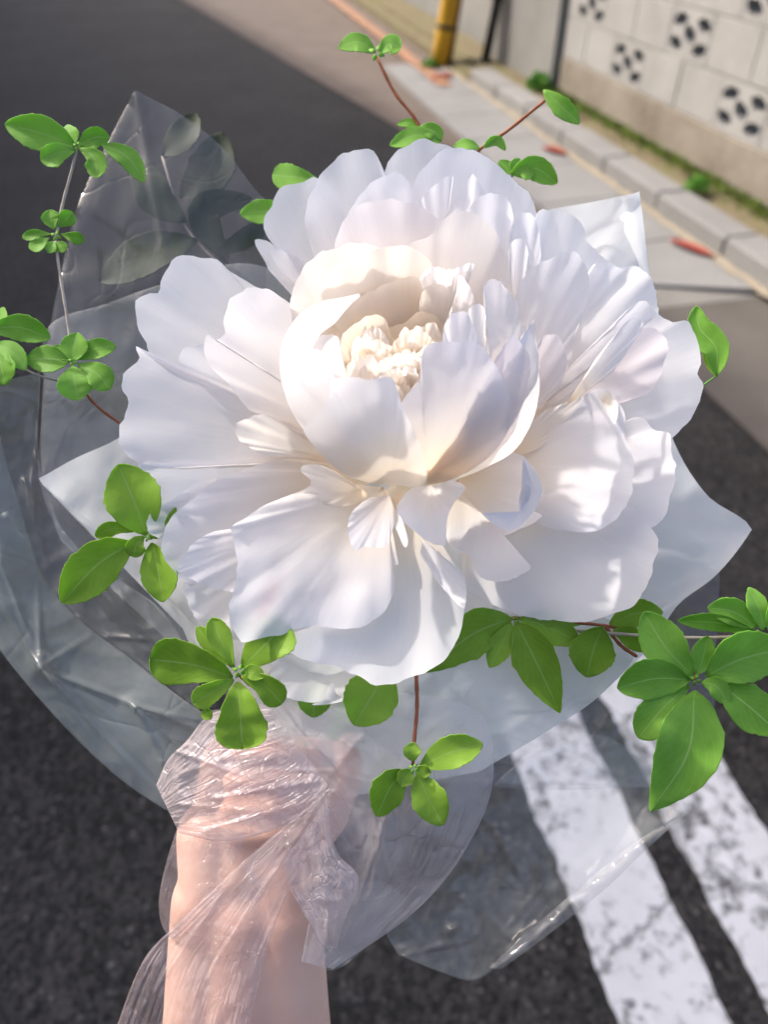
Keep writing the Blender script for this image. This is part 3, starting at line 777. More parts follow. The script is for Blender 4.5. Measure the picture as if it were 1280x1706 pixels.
# right side
pt([(899,350),(924,352),(956,358),(973,383),(985,411),(1005,427),(1029,446),(1010,480),(960,600),(850,720),(880,560),(900,440)], -275, -165, base=(800,730), tiltx=12)
pt([(983,462),(990,440),(1010,445),(1029,446),(1062,445),(1086,464),(1094,488),(1094,525),(1060,560),(980,640),(860,720),(930,600),(960,557)], -265, -150, base=(800,740), ruf=1.6)
pt([(1060,525),(1094,521),(1119,537),(1143,535),(1163,569),(1170,602),(1163,626),(1172,642),(1163,675),(1147,703),(1117,730),(1085,700),(960,740),(850,760),(960,640)], -275, -140, base=(800,750), pink=.1)
pt([(970,645),(1010,600),(1066,547),(1094,549),(1113,569),(1106,610),(1086,651),(1050,668),(1000,680),(880,740),(860,730)], -245, -118, base=(800,750), pink=.65)
pt([(895,672),(940,635),(975,605),(1010,560),(1042,520),(1074,500),(1090,510),(1096,524),(1068,537),(1050,565),(1020,605),(985,632),(940,668),(860,740)], -230, -78, base=(810,750), ruf=1.2, dome=14)
pt([(959,660),(985,610),(1020,565),(1055,530),(1072,536),(1050,580),(1015,625),(970,655)], -95, -66, base=(940,680), ruf=.6, dome=10)
pt([(859,492),(875,460),(907,435),(956,419),(973,435),(983,472),(977,513),(958,557),(948,610),(920,650),(880,720),(830,730),(858,600)], -215, -62, base=(810,740), tiltx=10, pink=.1)
pt([(870,650),(885,590),(905,560),(930,560),(945,600),(935,640),(900,680),(860,730),(840,700)], -195, -70, base=(830,740), pink=.5)
pt([(868,748),(879,712),(900,690),(940,672),(968,662),(950,695),(925,722),(880,755)], -190, -92, base=(840,765), warm=.3, ruf=.4)
pt([(1036,735),(1042,708),(1055,696),(1072,697),(1091,717),(1115,721),(1119,758),(1127,778),(1119,819),(1107,859),(1085,880),(1060,850),(960,800),(900,770)], -255, -92, base=(850,770), pink=.08)
pt([(862,760),(890,720),(928,693),(965,665),(997,648),(1026,664),(1044,701),(1040,721),(1056,762),(1056,794),(1050,831),(1018,872),(985,886),(944,884),(900,874),(860,830)], -220, -48, base=(820,770), dome=18)
pt([(997,648),(1012,650),(1026,662),(1031,682),(1024,706),(1014,690)], -62, -44, base=(1010,668), ruf=.3)
pt([(1045,835),(1087,880),(1099,900),(1091,932),(1083,965),(1070,993),(1046,1014),(1001,1030),(961,1036),(904,1032),(851,1020),(800,995),(776,975),(770,940),(780,860),(800,800),(900,790)], -235, -38, base=(800,800), dome=14, pink=.08)
# left side
pt([(225,512),(229,496),(265,486),(271,460),(286,435),(302,425),(342,431),(359,431),(383,452),(430,480),(520,560),(640,720),(560,700),(420,690),(300,630),(262,605),(240,570)], -275, -150, base=(640,740), tiltx=0)
pt([(296,606),(302,588),(318,577),(340,573),(380,600),(460,680),(600,730),(450,720),(340,650)], -240, -125, base=(640,745))
pt([(371,561),(374,530),(382,508),(399,488),(424,476),(448,482),(483,506),(530,560),(640,720),(600,740),(480,720),(412,679),(380,640),(345,600),(342,575),(345,556),(358,566)], -225, -78, base=(640,745), pink=.12, warm=.08, ruf=1.3)
pt([(225,576),(238,584),(252,598),(300,622),(345,645),(420,682),(520,720),(640,760),(520,780),(420,760),(350,772),(300,780),(247,778),(229,773),(204,749),(198,718),(206,690),(215,670),(202,640),(210,618),(232,600)], -230, -72, base=(620,762), pink=.12, ruf=1.3, dome=16)
pt([(392,720),(396,705),(410,698),(440,690),(470,705),(520,740),(560,770),(490,750),(450,760),(415,745),(400,735)], -150, -58, base=(560,765), warm=.35, ruf=1.8)
pt([(230,775),(280,780),(330,770),(400,745),(472,757),(560,770),(440,790),(400,800),(355,802),(320,850),(260,840),(236,810)], -235, -86, base=(620,775))
pt([(245,880),(247,862),(257,850),(286,834),(314,812),(340,800),(430,800),(400,860),(330,900),(270,900)], -240, -82, base=(600,790))
pt([(322,832),(290,856),(271,891),(269,916),(286,948),(306,970),(360,960),(420,900),(520,840),(640,790),(560,775),(470,765),(400,785),(355,803)], -225, -62, base=(620,785), pink=.06, dome=12)
pt([(306,962),(310,1000),(330,1035),(365,1058),(420,1066),(480,1010),(520,900),(420,880),(350,920)], -190, -62, base=(580,850), dome=10)
pt([(299,948),(306,928),(320,908),(342,892),(367,884),(390,894),(420,900),(470,880),(450,940),(420,985),(380,985),(335,972)], -110, -34, base=(540,860), dome=12, pink=.1)
# front bottom
pt([(466,1060),(470,1075),(500,1092),(562,1105),(605,1130),(600,1150),(570,1163),(520,1170),(480,1163),(455,1150),(452,1110)], -150, -70, base=(560,1060), bw=0)
pt([(540,1165),(548,1145),(556,1138),(560,1155),(575,1165),(555,1172),(520,1174)], -95, -60, base=(550,1165), ruf=.4, bw=0)
pt([(600,1010),(472,1052),(474,1075),(490,1092),(530,1106),(562,1111),(594,1127),(619,1139),(663,1137),(700,1124),(740,1100),(765,1060),(776,1000),(770,960),(745,930),(715,905),(700,830),(670,800),(620,850)], -190, -28, base=(675,805), dome=22, p=1.3)
pt([(383,880),(407,863),(440,842),(501,818),(530,805),(600,812),(645,822),(662,870),(648,905),(665,940),(652,944),(658,970),(645,1013),(619,1033),(590,1046),(567,1049),(537,1044),(505,1046),(472,1055),(440,1062),(405,1066),(388,1050),(382,1010),(394,965),(390,910)], -170, 24, base=(640,812), ruf=1.35, dome=30, p=1.1, bw=.6)
pt([(501,782),(508,775),(520,773),(546,779),(580,800),(613,826),(590,840),(540,843),(489,843),(505,825),(518,803)], -120, -78, base=(600,815), warm=.25, ruf=.8, dome=10)
pt([(580,879),(584,858),(600,840),(620,829),(643,838),(657,863),(652,890),(646,908),(630,912),(604,912),(592,917)], -110, -22, base=(650,825), dome=8, bw=.3)
pt([(655,860),(662,850),(672,872),(680,905),(676,912),(664,890)], -110, -30, base=(662,840), ruf=.4, bw=.3)
pt([(701,918),(709,905),(741,932),(770,953),(777,977),(773,1012),(741,983),(717,950)], -95, 2, base=(705,900), ruf=.9, bw=.2)
pt([(743,884),(752,850),(775,815),(812,785),(855,754),(877,766),(900,798),(903,831),(887,847),(903,860),(871,880),(829,901),(857,924),(884,943),(857,964),(802,962),(789,930),(749,907)], -185, -14, base=(760,800), ruf=1.3, pink=.15, dome=12)
pt([(872,760),(892,785),(904,812),(898,838),(876,868),(850,884),(822,872),(804,855),(830,862),(852,868),(872,842),(888,815)], -18, 6, base=(868,852), ruf=.5, bw=0)
pt([(866,850),(868,820),(876,808),(884,812),(882,832),(872,856)], -20, 4, base=(874,846), ruf=.3, bw=0)
pt([(662,846),(672,828),(686,814),(709,802),(733,798),(776,812),(757,838),(744,870),(741,908),(715,903),(690,884),(672,868)], -110, 10, base=(715,806), dome=14, bw=.3)
# the bowl in the middle: inside first
SP = (685, 622, 214, -70)
pt([(570,560),(594,538),(615,526),(639,528),(653,560),(676,583),(690,640),(640,690),(585,630)], -180, -70, base=(640,690), warm=.7)
pt([(600,600),(625,580),(650,575),(660,600),(640,640),(610,640)], -160, -62, base=(640,680), warm=.75)
pt([(590,640),(596,600),(606,570),(618,566),(625,600),(618,650)], -160, -58, base=(620,690), warm=.75, ruf=1.5)
pt([(700,500),(708,482),(720,474),(735,473),(755,496),(748,520),(735,560),(720,620),(700,560)], -170, -52, base=(710,660), warm=.45)
pt([(620,570),(640,548),(670,540),(700,520),(730,530),(745,570),(730,640),(680,660)], -190, -85, base=(690,680), warm=.75)
pt([(540,530),(575,500),(620,485),(660,470),(690,462),(700,485),(690,540),(650,640),(600,640)], -200, -84, base=(650,690), warm=.65)
pt([(700,467),(706,453),(722,445),(745,449),(760,447),(788,438),(790,445),(762,456),(748,470),(738,500),(728,472),(716,455)], -150, -20, base=(735,600), ruf=1.6, warm=.1)
pt([(765,457),(778,470),(786,484),(790,508),(772,520),(752,545),(738,575),(735,620),(740,545),(755,505),(762,480)], -140, 4, base=(745,640), ruf=.8, warm=.1)
pt([(678,590),(684,556),(692,566),(702,582),(705,620),(690,640)], -150, -30, base=(692,660), ruf=.6, warm=.3)
pt([(623,630),(643,607),(667,591),(696,593),(710,630),(690,690),(650,680)], -130, -2, base=(670,720), ruf=1.6, warm=.25)
pt([(650,640),(662,622),(678,630),(690,612),(698,630),(694,680),(670,690)], -120, 10, base=(680,730), ruf=2.0, warm=.2)
pt([(660,620),(672,600),(682,612),(692,598),(704,615),(706,660),(680,670)], -130, 0, base=(690,720), ruf=2.0, warm=.3)
core = random.Random(5)
for k in range(34):
    by_ = 612 + 78 * k / 33 + core.uniform(-6, 6); bx_ = core.uniform(588, 735 if by_ < 660 else 700)
    h_ = core.uniform(45, 85); w_ = core.uniform(14, 27); lean = core.uniform(-26, 26)
    tx, ty = bx_ + lean, by_ - h_
    q0 = core.uniform(-9, 9)
    pt([(bx_ - w_ * .6, by_), (bx_ - w_ * 1.2 + lean * .5, by_ - h_ * .5), (tx - w_ * .95, ty + h_ * .18), (tx - w_ * .55, ty + 4 + q0 * .6), (tx - w_ * .2, ty + 9), (tx + w_ * .15, ty + q0 * .3), (tx + w_ * .55, ty + 6 - q0 * .5), (tx + w_ * .95, ty + h_ * .2), (bx_ + w_ * 1.2 + lean * .5, by_ - h_ * .5), (bx_ + w_ * .6, by_)],
       -120 + (by_ - 612) * .9, -72 + (by_ - 612) * 1.25 + core.uniform(-8, 8), base=(bx_, by_ + 6), warm=core.uniform(.2, .6), ruf=2.4, tiltx=core.uniform(-22, 22), curl=core.uniform(-10, 8), bw=.7)
pt([(806,490),(809,470),(818,463),(832,468),(845,484),(860,500),(868,530),(882,563),(884,620),(850,660),(815,600),(812,545)], -30, -26, base=(830,720), sphere=SP, warm=.05, ruf=1.4)
pt([(781,516),(790,508),(803,508),(810,560),(812,640),(790,640),(787,560)], -26, -24, base=(800,700), sphere=SP, warm=.15)
pt([(737,578),(741,542),(748,530),(757,521),(777,520),(786,535),(800,575),(810,640),(760,700),(735,640)], -22, -8, base=(770,740), sphere=SP, ruf=.8)
petal_loft(peony, [(560,770),(505,712),(474,655),(466,610),(469,576),(485,542),(505,518),(537,502),(570,496),(598,489)], [(600,770),(560,720),(532,660),(518,610),(521,580),(535,556),(558,538),(578,514),(590,502),(600,494)], (685,622,226,-84), -14)
pt([(501,592),(506,570),(510,558),(525,562),(540,558),(562,560),(570,590),(577,626),(590,700),(560,690),(540,610),(522,590)], -30, -32, base=(590,740), sphere=SP, warm=.15, ruf=1.0)
pt([(482,610),(492,595),(503,586),(533,583),(546,603),(556,632),(565,664),(600,760),(640,800),(560,775),(500,708),(476,660)], 6, 16, base=(640,800), sphere=SP, ruf=.8)
pt([(879,562),(884,545),(889,533),(895,570),(899,607),(900,644),(889,697),(858,750),(818,775),(760,798),(720,800),(800,740),(850,700),(866,640)], -16, -14, base=(700,800), sphere=(685,622,222,-80), ruf=.7, p=1)
pt([(845,570),(852,558),(868,570),(884,600),(878,650),(866,690),(850,730),(812,765),(760,795),(700,800),(780,720),(830,640)], -8, -4, base=(700,800), sphere=SP, pink=.55, ruf=.5)
pt([(669,672),(685,650),(699,634),(702,600),(708,580),(724,571),(757,569),(797,573),(815,590),(832,620),(852,670),(840,730),(814,762),(765,794),(700,807),(690,760),(686,715)], -2, 6, base=(712,802), sphere=SP, pink=.25, ruf=.8)
pt([(554,634),(582,628),(611,632),(635,630),(655,630),(662,650),(672,680),(692,721),(706,760),(708,808),(660,808),(615,804),(575,790),(548,770),(521,741),(506,715),(530,690),(548,660)], 26, 40, base=(650,800), sphere=SP, ruf=1.1, dome=10, tiltx=-14)
# calyx and stem
cv, cf = tube_pts([P(684, 850, -292), P(672, 900, -290), P(640, 1000, -280), P(580, 1180, -255), P(535, 1330, -245), P(520, 1420, -245), P(505, 1560, -265)], [0.008, 0.006, 0.0045, 0.0042, 0.0042, 0.0042, 0.0042], 12)
mesh_obj('stem', cv, cf, M_STEM, peony)

# ------------------------------------------------------------------ leafy sprigs
lid = [0]
def leaf(root, mid, hw, prof='ob', fold=0.25, tilt=None, mat=None, notch=0.0, asym=0.0):
    lid[0] += 1; r_ = random.Random(lid[0] * 17 + 3)
    if tilt is None: tilt = r_.uniform(-0.45, 0.45)
    nv, nu = 22, 8; hw = hw * 1.1
    cc = catmull([np.array(q, dtype=float) for q in mid], 241)
    ts_ = [1 - (1 - j / nv) ** 1.9 if j > nv * 0.3 else 0 for j in range(nv + 1)]
    k0 = int(nv * 0.3) + 1; ts_ = [ts_[k0] * (j / k0) if j < k0 else ts_[j] for j in range(nv + 1)]
    c = [cc[int(round(t_ * 240))] for t_ in ts_]
    v = []; f = []; uv = []
    for j in range(nv + 1):
        t = ts_[j]; ci = int(round(t * 240))
        tg = cc[min(ci + 6, 240)] - cc[max(ci - 6, 0)]
        tg2 = tg[:2] / (np.linalg.norm(tg[:2]) + 1e-6)
        pr = np.array((-tg2[1], tg2[0]))
        if prof == 'ob':   w = (math.sin(math.pi * t ** 1.35) ** 0.62) * (0.62 + 0.5 * t)
        elif prof == 'el': w = math.sin(math.pi * t ** 1.1) ** 0.68 * 1.04
        elif prof == 'ac': w = math.sin(math.pi * t ** 0.85) ** 0.85 * (1.05 - 0.15 * t)
        else:              w = 1.12 * (max(0, t) ** 0.6) * (1 - max(0, t - 0.6) ** 2.4 / 0.4 ** 2.4) ** 0.5 if t < 1 else 0
        w = max(w, 0.035 if t < 0.5 else 0.0)
        for i in range(nu + 1):
            u = (-1, -.965, -.72, -.38, 0, .38, .72, .965, 1)[i]
            ser = 1 + (0.03 * math.sin(t * 55 + lid[0]) + 0.09 * noise.noise((t * 7, lid[0], u))) * abs(u) ** 3
            ww = hw * w * ser * (1 + asym * u)
            x, y = c[j][:2] + pr * u * ww
            d = c[j][2] + fold * hw * w * abs(u) ** 1.4 + tilt * hw * w * u
            d += hw * 0.13 * math.sin(t * 8 + lid[0]) * u * u + hw * 0.05 * noise.noise((u * 3, t * 7, lid[0]))
            if notch and t > 0.9: 
                k = notch * hw * max(0, 1 - abs(u) * 2.5) * (t - 0.9) / 0.1
                x -= tg2[0] * k; y -= tg2[1] * k
            v.append(P(x, y, d)); uv.append(((u + 1) / 2, t))
            if i and j:
                a = j * (nu + 1) + i
                f.append((a - nu - 2, a - nu - 1, a, a - 1))
    return mesh_obj('leaf', v, f, mat or M_LEAF, root, True, None, uv, solid=0.0003)
def twig(root, pts, r0=3.2, r1=2.2, mat=None, name='twig'):
    n = max(6, len(pts) * 5)
    c = catmull([np.array(q, dtype=float) for q in pts], n)
    w = [P(*q) for q in c]
    rad = [(r0 + (r1 - r0) * i / (n - 1)) * PX * (1 + 0.12 * math.sin(i * 2.1)) for i in range(n)]
    v, f = tube_pts(w, rad, 8)
    return mesh_obj(name, v, f, mat or M_TWIG, root)
def bud(root, x, y, d, r=7):
    v = []; f = []
    for k in range(4):
        a0 = k * 1.571 + 0.4
        i = len(v)
        for (q, w) in ((0, .3), (.5, .55), (1, 0.05)):
            for s_ in (-1, 1):
                ang = a0 + s_ * w
                rr_ = r * (0.3 + 0.9 * q)
                v.append(P(x + math.cos(ang) * rr_, y + math.sin(ang) * rr_, d + r * (1.2 - q * 0.6)))
        f += [(i, i + 1, i + 3, i + 2), (i + 2, i + 3, i + 5, i + 4)]
    return mesh_obj('bud', v, f, M_LEAF2, root, True, None, [(0.2, 0.3)] * len(v), solid=0.0003)
SG = 'leafy sprigs in the bouquet'
def sprig(x, y, d, label):
    o = empty('leafy_sprig', P(x, y, d)); return tag(o, label, 'sprig', SG)

# upper left, three tiers of leaves on one thin twig
s1 = sprig(200, 705, -230, 'thin grey sprig with three tiers of leaves rising beside the left petals')
twig(s1, [(330, 800, -300), (260, 750, -260), (200, 706, -230), (150, 665, -215), (123, 612, -205)], 3.4, 2.6, M_TWIG)
twig(s1, [(121, 606, -205), (113, 540, -205), (97, 440, -205), (92, 400, -205)], 3.0, 2.8, M_TWIG2)
twig(s1, [(92, 400, -205), (104, 340, -205), (120, 280, -202), (128, 246, -200)], 3.2, 2.6, M_TWIG2)
twig(s1, [(122, 640, -210), (98, 635, -208), (50, 620, -200), (5, 585, -190)], 2.2, 2.0, M_TWIG2)
for m_, h_, p_ in [([(125,242,-198),(68,222,-196),(8,206,-205)],26,'el'), ([(127,250,-196),(97,255,-190),(68,268,-192)],20,'ob'), ([(124,241,-197),(117,225,-200),(112,208,-205)],13,'el'),
                   ([(131,243,-196),(157,229,-198),(182,230,-204)],16,'el'), ([(131,247,-195),(156,262,-190),(161,296,-192)],18,'ob'), ([(168,240,-200),(212,262,-204),(240,303,-212)],15,'el'),
                   ([(90,382,-203),(84,365,-200),(82,350,-202)],15,'ob'), ([(97,378,-203),(110,365,-200),(120,353,-202)],15,'ob'), ([(84,390,-203),(60,390,-200),(37,396,-202)],9,'ob'), ([(82,396,-203),(66,406,-198),(48,413,-200)],11,'ob'),
                   ([(101,390,-203),(120,395,-200),(140,401,-204)],10,'ob'), ([(89,402,-203),(84,412,-200),(80,421,-200)],9,'el'), ([(96,402,-203),(102,412,-200),(106,420,-200)],9,'el'),
                   ([(120,602,-200),(123,580,-196),(128,554,-198)],20,'el'), ([(127,598,-200),(155,582,-196),(193,577,-202)],15,'el'), ([(129,606,-200),(160,622,-192),(183,648,-194)],22,'ob'), ([(121,610,-200),(124,636,-190),(130,667,-190)],27,'el'),
                   ([(116,602,-200),(80,598,-195),(42,600,-198)],20,'el'), ([(116,600,-202),(102,588,-205),(84,580,-208)],11,'el'),
                   ([(-18,548,-188),(30,545,-182),(83,563,-186)],20,'el'), ([(-10,572,-186),(18,585,-180),(43,616,-180)],15,'el'), ([(-4,580,-186),(2,610,-178),(8,642,-178)],20,'el'), ([(-6,545,-190),(0,530,-190),(6,512,-192)],9,'el')]:
    leaf(s1, m_, h_, p_, mat=M_LEAF2)
bud(s1, 128, 243, -192, 6); bud(s1, 93, 393, -196, 8); bud(s1, 121, 602, -192, 7)
# left, over the tissue
s3 = sprig(300, 885, -150, 'five leaved sprig in front of the pale tissue corner')
twig(s3, [(420, 900, -240), (330, 890, -190), (280, 892, -140), (246, 897, -106)], 3.2, 2.4, M_STEM)
for m_, h_, p_, t_ in [([(243,892,-100),(225,840,-88),(196,774,-86)],42,'el',-.2), ([(222,886,-96),(190,880,-92),(158,893,-94)],13,'ob',.2), ([(222,903,-94),(165,938,-80),(102,1004,-84)],36,'el',.25),
                       ([(252,904,-98),(262,945,-86),(272,1003,-88)],27,'el',-.3), ([(250,896,-102),(270,870,-104),(293,846,-116)],14,'el',.3), ([(240,893,-92),(228,905,-84),(222,928,-84)],17,'ob',.2), ([(252,896,-104),(268,888,-108),(284,882,-114)],8,'el',.1)]:
    leaf(s3, m_, h_, p_, tilt=t_)
bud(s3, 246, 896, -92, 6)
# lower left front
s4 = sprig(430, 1160, -110, 'dark green rosette sprig hanging in front of the hand')
twig(s4, [(520, 1150, -200), (450, 1155, -110), (415, 1140, -50), (397, 1124, -28)], 3.4, 2.6, M_TWIG)
for m_, h_, p_, t_, nt_ in [([(388,1128,-18),(325,1108,-8),(249,1098,-14)],40,'rd',.15,0), ([(390,1112,-22),(372,1075,-18),(352,1030,-24)],20,'ob',-.2,0), ([(386,1112,-24),(355,1080,-24),(328,1044,-30)],14,'ob',.1,0),
                            ([(403,1113,-18),(435,1080,-8),(478,1038,-14)],40,'rd',.2,.6), ([(402,1126,-16),(438,1140,-8),(470,1172,-12)],23,'rd',-.2,0), ([(390,1132,-18),(358,1150,-8),(322,1172,-10)],20,'rd',.2,.4),
                            ([(396,1136,-16),(400,1185,-2),(404,1248,-6)],45,'rd',0.05,.25), ([(402,1122,-10),(420,1120,-4),(440,1128,-6)],12,'el',.2,0), ([(340,1180,-16),(345,1190,-14),(352,1197,-14)],9,'el',0,0)]:
    leaf(s4, m_, h_, p_, tilt=t_, notch=nt_)
bud(s4, 398, 1118, -10, 10)
# bottom centre
s5 = sprig(695, 1150, -110, 'small drooping sprig on a red twig below the flower')
twig(s5, [(690, 1060, -190), (694, 1130, -110), (695, 1180, -80), (690, 1240, -62), (688, 1275, -56)], 4.0, 3.0, M_TWIG)
for m_, h_, p_, t_ in [([(700,1277,-52),(750,1254,-46),(805,1240,-52)],25,'el',.2), ([(695,1288,-50),(712,1325,-42),(738,1375,-44)],26,'el',-.1), ([(682,1285,-52),(655,1305,-44),(628,1360,-46)],25,'el',.4),
                       ([(689,1268,-50),(687,1254,-46),(689,1237,-48)],13,'el',0), ([(688,1283,-46),(676,1295,-40),(668,1310,-40)],13,'el',.1), ([(692,1280,-46),(704,1285,-42),(718,1288,-42)],10,'el',-.1),
                       ([(645,1110,-110),(625,1150,-86),(590,1208,-78)],40,'el',.15), ([(525,1140,-120),(524,1165,-105),(522,1195,-104)],24,'el',.1)]:
    leaf(s5, m_, h_, p_, tilt=t_)
bud(s5, 690, 1280, -38, 8)
# below the right petals
s6 = sprig(880, 1030, -110, 'shaded sprig tucked under the lower right petals')
twig(s6, [(700, 1100, -246), (800, 1040, -166), (858, 1030, -126), (930, 1035, -122), (1005, 1042, -118), (1076, 1055, -114)], 3.6, 2.8, M_TWIG)
twig(s6, [(1010, 1044, -118), (1035, 1075, -114), (1062, 1094, -112)], 3.6, 3.2, M_TWIG)
for m_, h_, p_, t_ in [([(853,1030,-118),(790,1055,-110),(708,1120,-116)],36,'ac',.2), ([(853,1038,-116),(838,1070,-110),(816,1112,-110)],18,'el',-.2), ([(860,1036,-114),(890,1095,-100),(934,1188,-104)],34,'ac',-.15),
                       ([(866,1030,-118),(915,1045,-112),(968,1072,-114)],22,'el',.3), ([(1004,1044,-112),(990,1080,-102),(978,1128,-102)],34,'el',.2), ([(1016,1040,-116),(1060,1022,-116),(1105,1020,-122)],20,'el',.1),
                       ([(1022,1050,-112),(1050,1060,-108),(1079,1085,-108)],16,'el',-.3), ([(870,1028,-120),(920,1030,-118),(980,1034,-122)],14,'el',.1)]:
    leaf(s6, m_, h_, p_, tilt=t_)
bud(s6, 860, 1032, -110, 6)
# right
s7 = sprig(1130, 1062, -60, 'bright star shaped sprig with a long hanging leaf before the road line')
twig(s7, [(940, 1050, -150), (1060, 1058, -90), (1130, 1062, -60), (1200, 1062, -40), (1264, 1056, -24)], 3.4, 2.6, M_TWIG2)
twig(s7, [(1130, 1062, -60), (1150, 1090, -30), (1158, 1134, 0)], 3.0, 2.6, M_TWIG)
for m_, h_, p_, t_ in [([(1156,1126,6),(1115,1085,16),(1073,1020,8)],32,'el',.2), ([(1162,1124,4),(1172,1095,8),(1180,1060,2)],18,'el',-.3), ([(1152,1133,8),(1095,1130,16),(1029,1146,10)],30,'el',.25),
                       ([(1150,1142,4),(1110,1175,10),(1064,1229,8)],32,'ob',-.2), ([(1158,1150,10),(1148,1250,22),(1084,1352,16)],52,'ac',.1), ([(1170,1137,10),(1192,1142,16),(1215,1173,14)],15,'el',.2),
                       ([(1176,1126,4),(1235,1098,12),(1310,1080,4)],38,'el',-.25), ([(1200,1140,2),(1240,1170,8),(1300,1222,4)],32,'el',.2), ([(1258,1052,-20),(1200,1038,-14),(1130,1034,-22)],13,'el',.3),
                       ([(1262,1046,-18),(1225,1020,-12),(1180,1012,-16)],20,'el',.1), ([(1272,1050,-16),(1266,1015,-10),(1248,979,-14)],15,'el',-.2), ([(1280,1050,-16),(1300,1010,-10),(1310,985,-14)],15,'el',-.2)]:
    leaf(s7, m_, h_, p_, tilt=t_, mat=M_LEAF2)
bud(s7, 1160, 1132, 16, 9)
# top, behind the flower
s8 = sprig(700, 230, -330, 'red twig with a small leaf pair above the top petals')
twig(s8, [(720, 420, -360), (712, 260, -335), (696, 205, -325), (658, 155, -320), (628, 95, -318)], 4.2, 3.2, M_TWIG)
for m_, h_, p_ in [([(626,88,-316),(596,70,-312),(564,80,-314)],14,'el'), ([(632,90,-316),(650,74,-312),(668,80,-314)],17,'ob'), ([(735,236,-322),(695,226,-316),(650,242,-318)],14,'el'), ([(700,222,-326),(682,205,-328),(662,208,-330)],7,'el'), ([(735,236,-322),(728,222,-318),(700,212,-320)],12,'el')]:
    leaf(s8, m_, h_, p_, mat=M_LEAF2)
bud(s8, 628, 88, -308, 12)
s9 = sprig(800, 250, -330, 'arching red twig with a drooping leaf against the kerb')
twig(s9, [(790, 420, -360), (790, 262, -335), (850, 215, -325), (908, 168, -320)], 4.2, 3.2, M_TWIG)
for m_, h_, p_ in [([(906,150,-318),(930,172,-314),(966,206,-318)],15,'el'), ([(800,248,-328),(780,240,-326),(756,244,-330)],8,'el'), ([(805,246,-328),(828,234,-326),(843,250,-328)],8,'el'),
                   ([(852,290,-326),(890,280,-320),(929,305,-324)],19,'el'), ([(852,290,-328),(842,278,-328),(832,268,-330)],11,'el'), ([(856,290,-324),(872,286,-318),(890,292,-318)],12,'ob'), ([(858,288,-326),(858,276,-328),(866,264,-330)],8,'el')]:
    leaf(s9, m_, h_, p_, mat=M_LEAF2)
twig(s9, [(790, 420, -360), (820, 330, -340), (855, 292, -328)], 3.2, 2.6, M_STEM)
s10 = sprig(540, 400, -350, 'two broad leaves peeping out behind the upper left petals')
twig(s10, [(600, 520, -380), (540, 380, -350), (500, 320, -340)], 3.0, 2.4, M_STEM)
leaf(s10, [(535,306,-332),(495,296,-326),(454,292,-328)], 22, 'rd', mat=M_LEAF2)
leaf(s10, [(480,352,-340),(440,352,-332),(400,356,-334)], 18, 'el', mat=M_LEAF2)
s11 = sprig(1120, 660, -240, 'single curled fresh leaf beside the right petals')
twig(s11, [(1060, 720, -280), (1140, 665, -250), (1192, 628, -236)], 2.6, 2.0, M_STEM)
leaf(s11, [(1194,628,-234),(1194,580,-222),(1166,545,-228),(1161,510,-230)], 22, 'el', tilt=.3, mat=M_LEAF2)
leaf(s11, [(1196,628,-236),(1184,600,-240),(1172,585,-244)], 9, 'el', tilt=.3, mat=M_LEAF)
# added sprig behind the rear film, coloured dark to imitate leaf reflections
s12 = sprig(400, 480, -470, 'added dark leafy sprig behind the clear film, imitating leaf reflections')
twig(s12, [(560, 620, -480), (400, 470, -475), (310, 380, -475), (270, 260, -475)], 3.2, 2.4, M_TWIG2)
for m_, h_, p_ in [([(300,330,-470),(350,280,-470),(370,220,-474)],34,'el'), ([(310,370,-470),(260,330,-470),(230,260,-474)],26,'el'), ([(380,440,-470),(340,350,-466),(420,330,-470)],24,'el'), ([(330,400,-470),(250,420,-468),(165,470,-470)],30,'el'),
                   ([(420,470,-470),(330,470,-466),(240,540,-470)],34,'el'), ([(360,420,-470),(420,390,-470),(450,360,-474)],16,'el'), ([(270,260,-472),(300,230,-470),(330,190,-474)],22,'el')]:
    leaf(s12, m_, h_, p_, mat=M_LEAF_REFLECTION)

# ------------------------------------------------------------------ tissue paper and film
paper = empty('tissue_wrap', P(560, 1330, -255))
tag(paper, 'pale white tissue paper with pointed corners flaring around the flower', 'wrapping paper')
fan(paper, 'rear_sheet', [(330,1105,-200),(285,1010,-225),(245,955,-245),(165,880,-265),(76,812,-287),(62,800,-290),(78,790,-293),(120,766,-302),(200,728,-320),(350,600,-365),(600,450,-400),(905,352,-395),(985,337,-385),(1052,323,-364),(1065,320,-360),(1067,334,-360),(1082,450,-355),(1110,700,-345),(1180,826,-310),(1240,866,-286),(1254,879,-280),(1246,894,-276),(1192,960,-258),(1130,1008,-245),(1090,1070,-232),(1010,1150,-215)], (570,1320,-262), M_PAPER, crumple=9, cs=0.012, seed=4, n=140, m=46)
fan(paper, 'front_sheet', [(395,1215,-165),(425,1170,-140),(455,1110,-112),(560,1060,-104),(700,1040,-140),(850,1020,-158),(1000,1025,-168),(1060,1080,-172),(1010,1150,-175),(910,1220,-180),(800,1285,-190)], (570,1330,-215), M_PAPER, crumple=8, cs=0.012, seed=14)
loft(paper, 'folded_corner', [(1026,334,-362),(1040,385,-356),(1062,440,-352),(1084,476,-350)], [(1066,319,-362),(1074,380,-336),(1080,440,-336),(1088,480,-346)], M_PAPER, 20, 8, bulge=6)

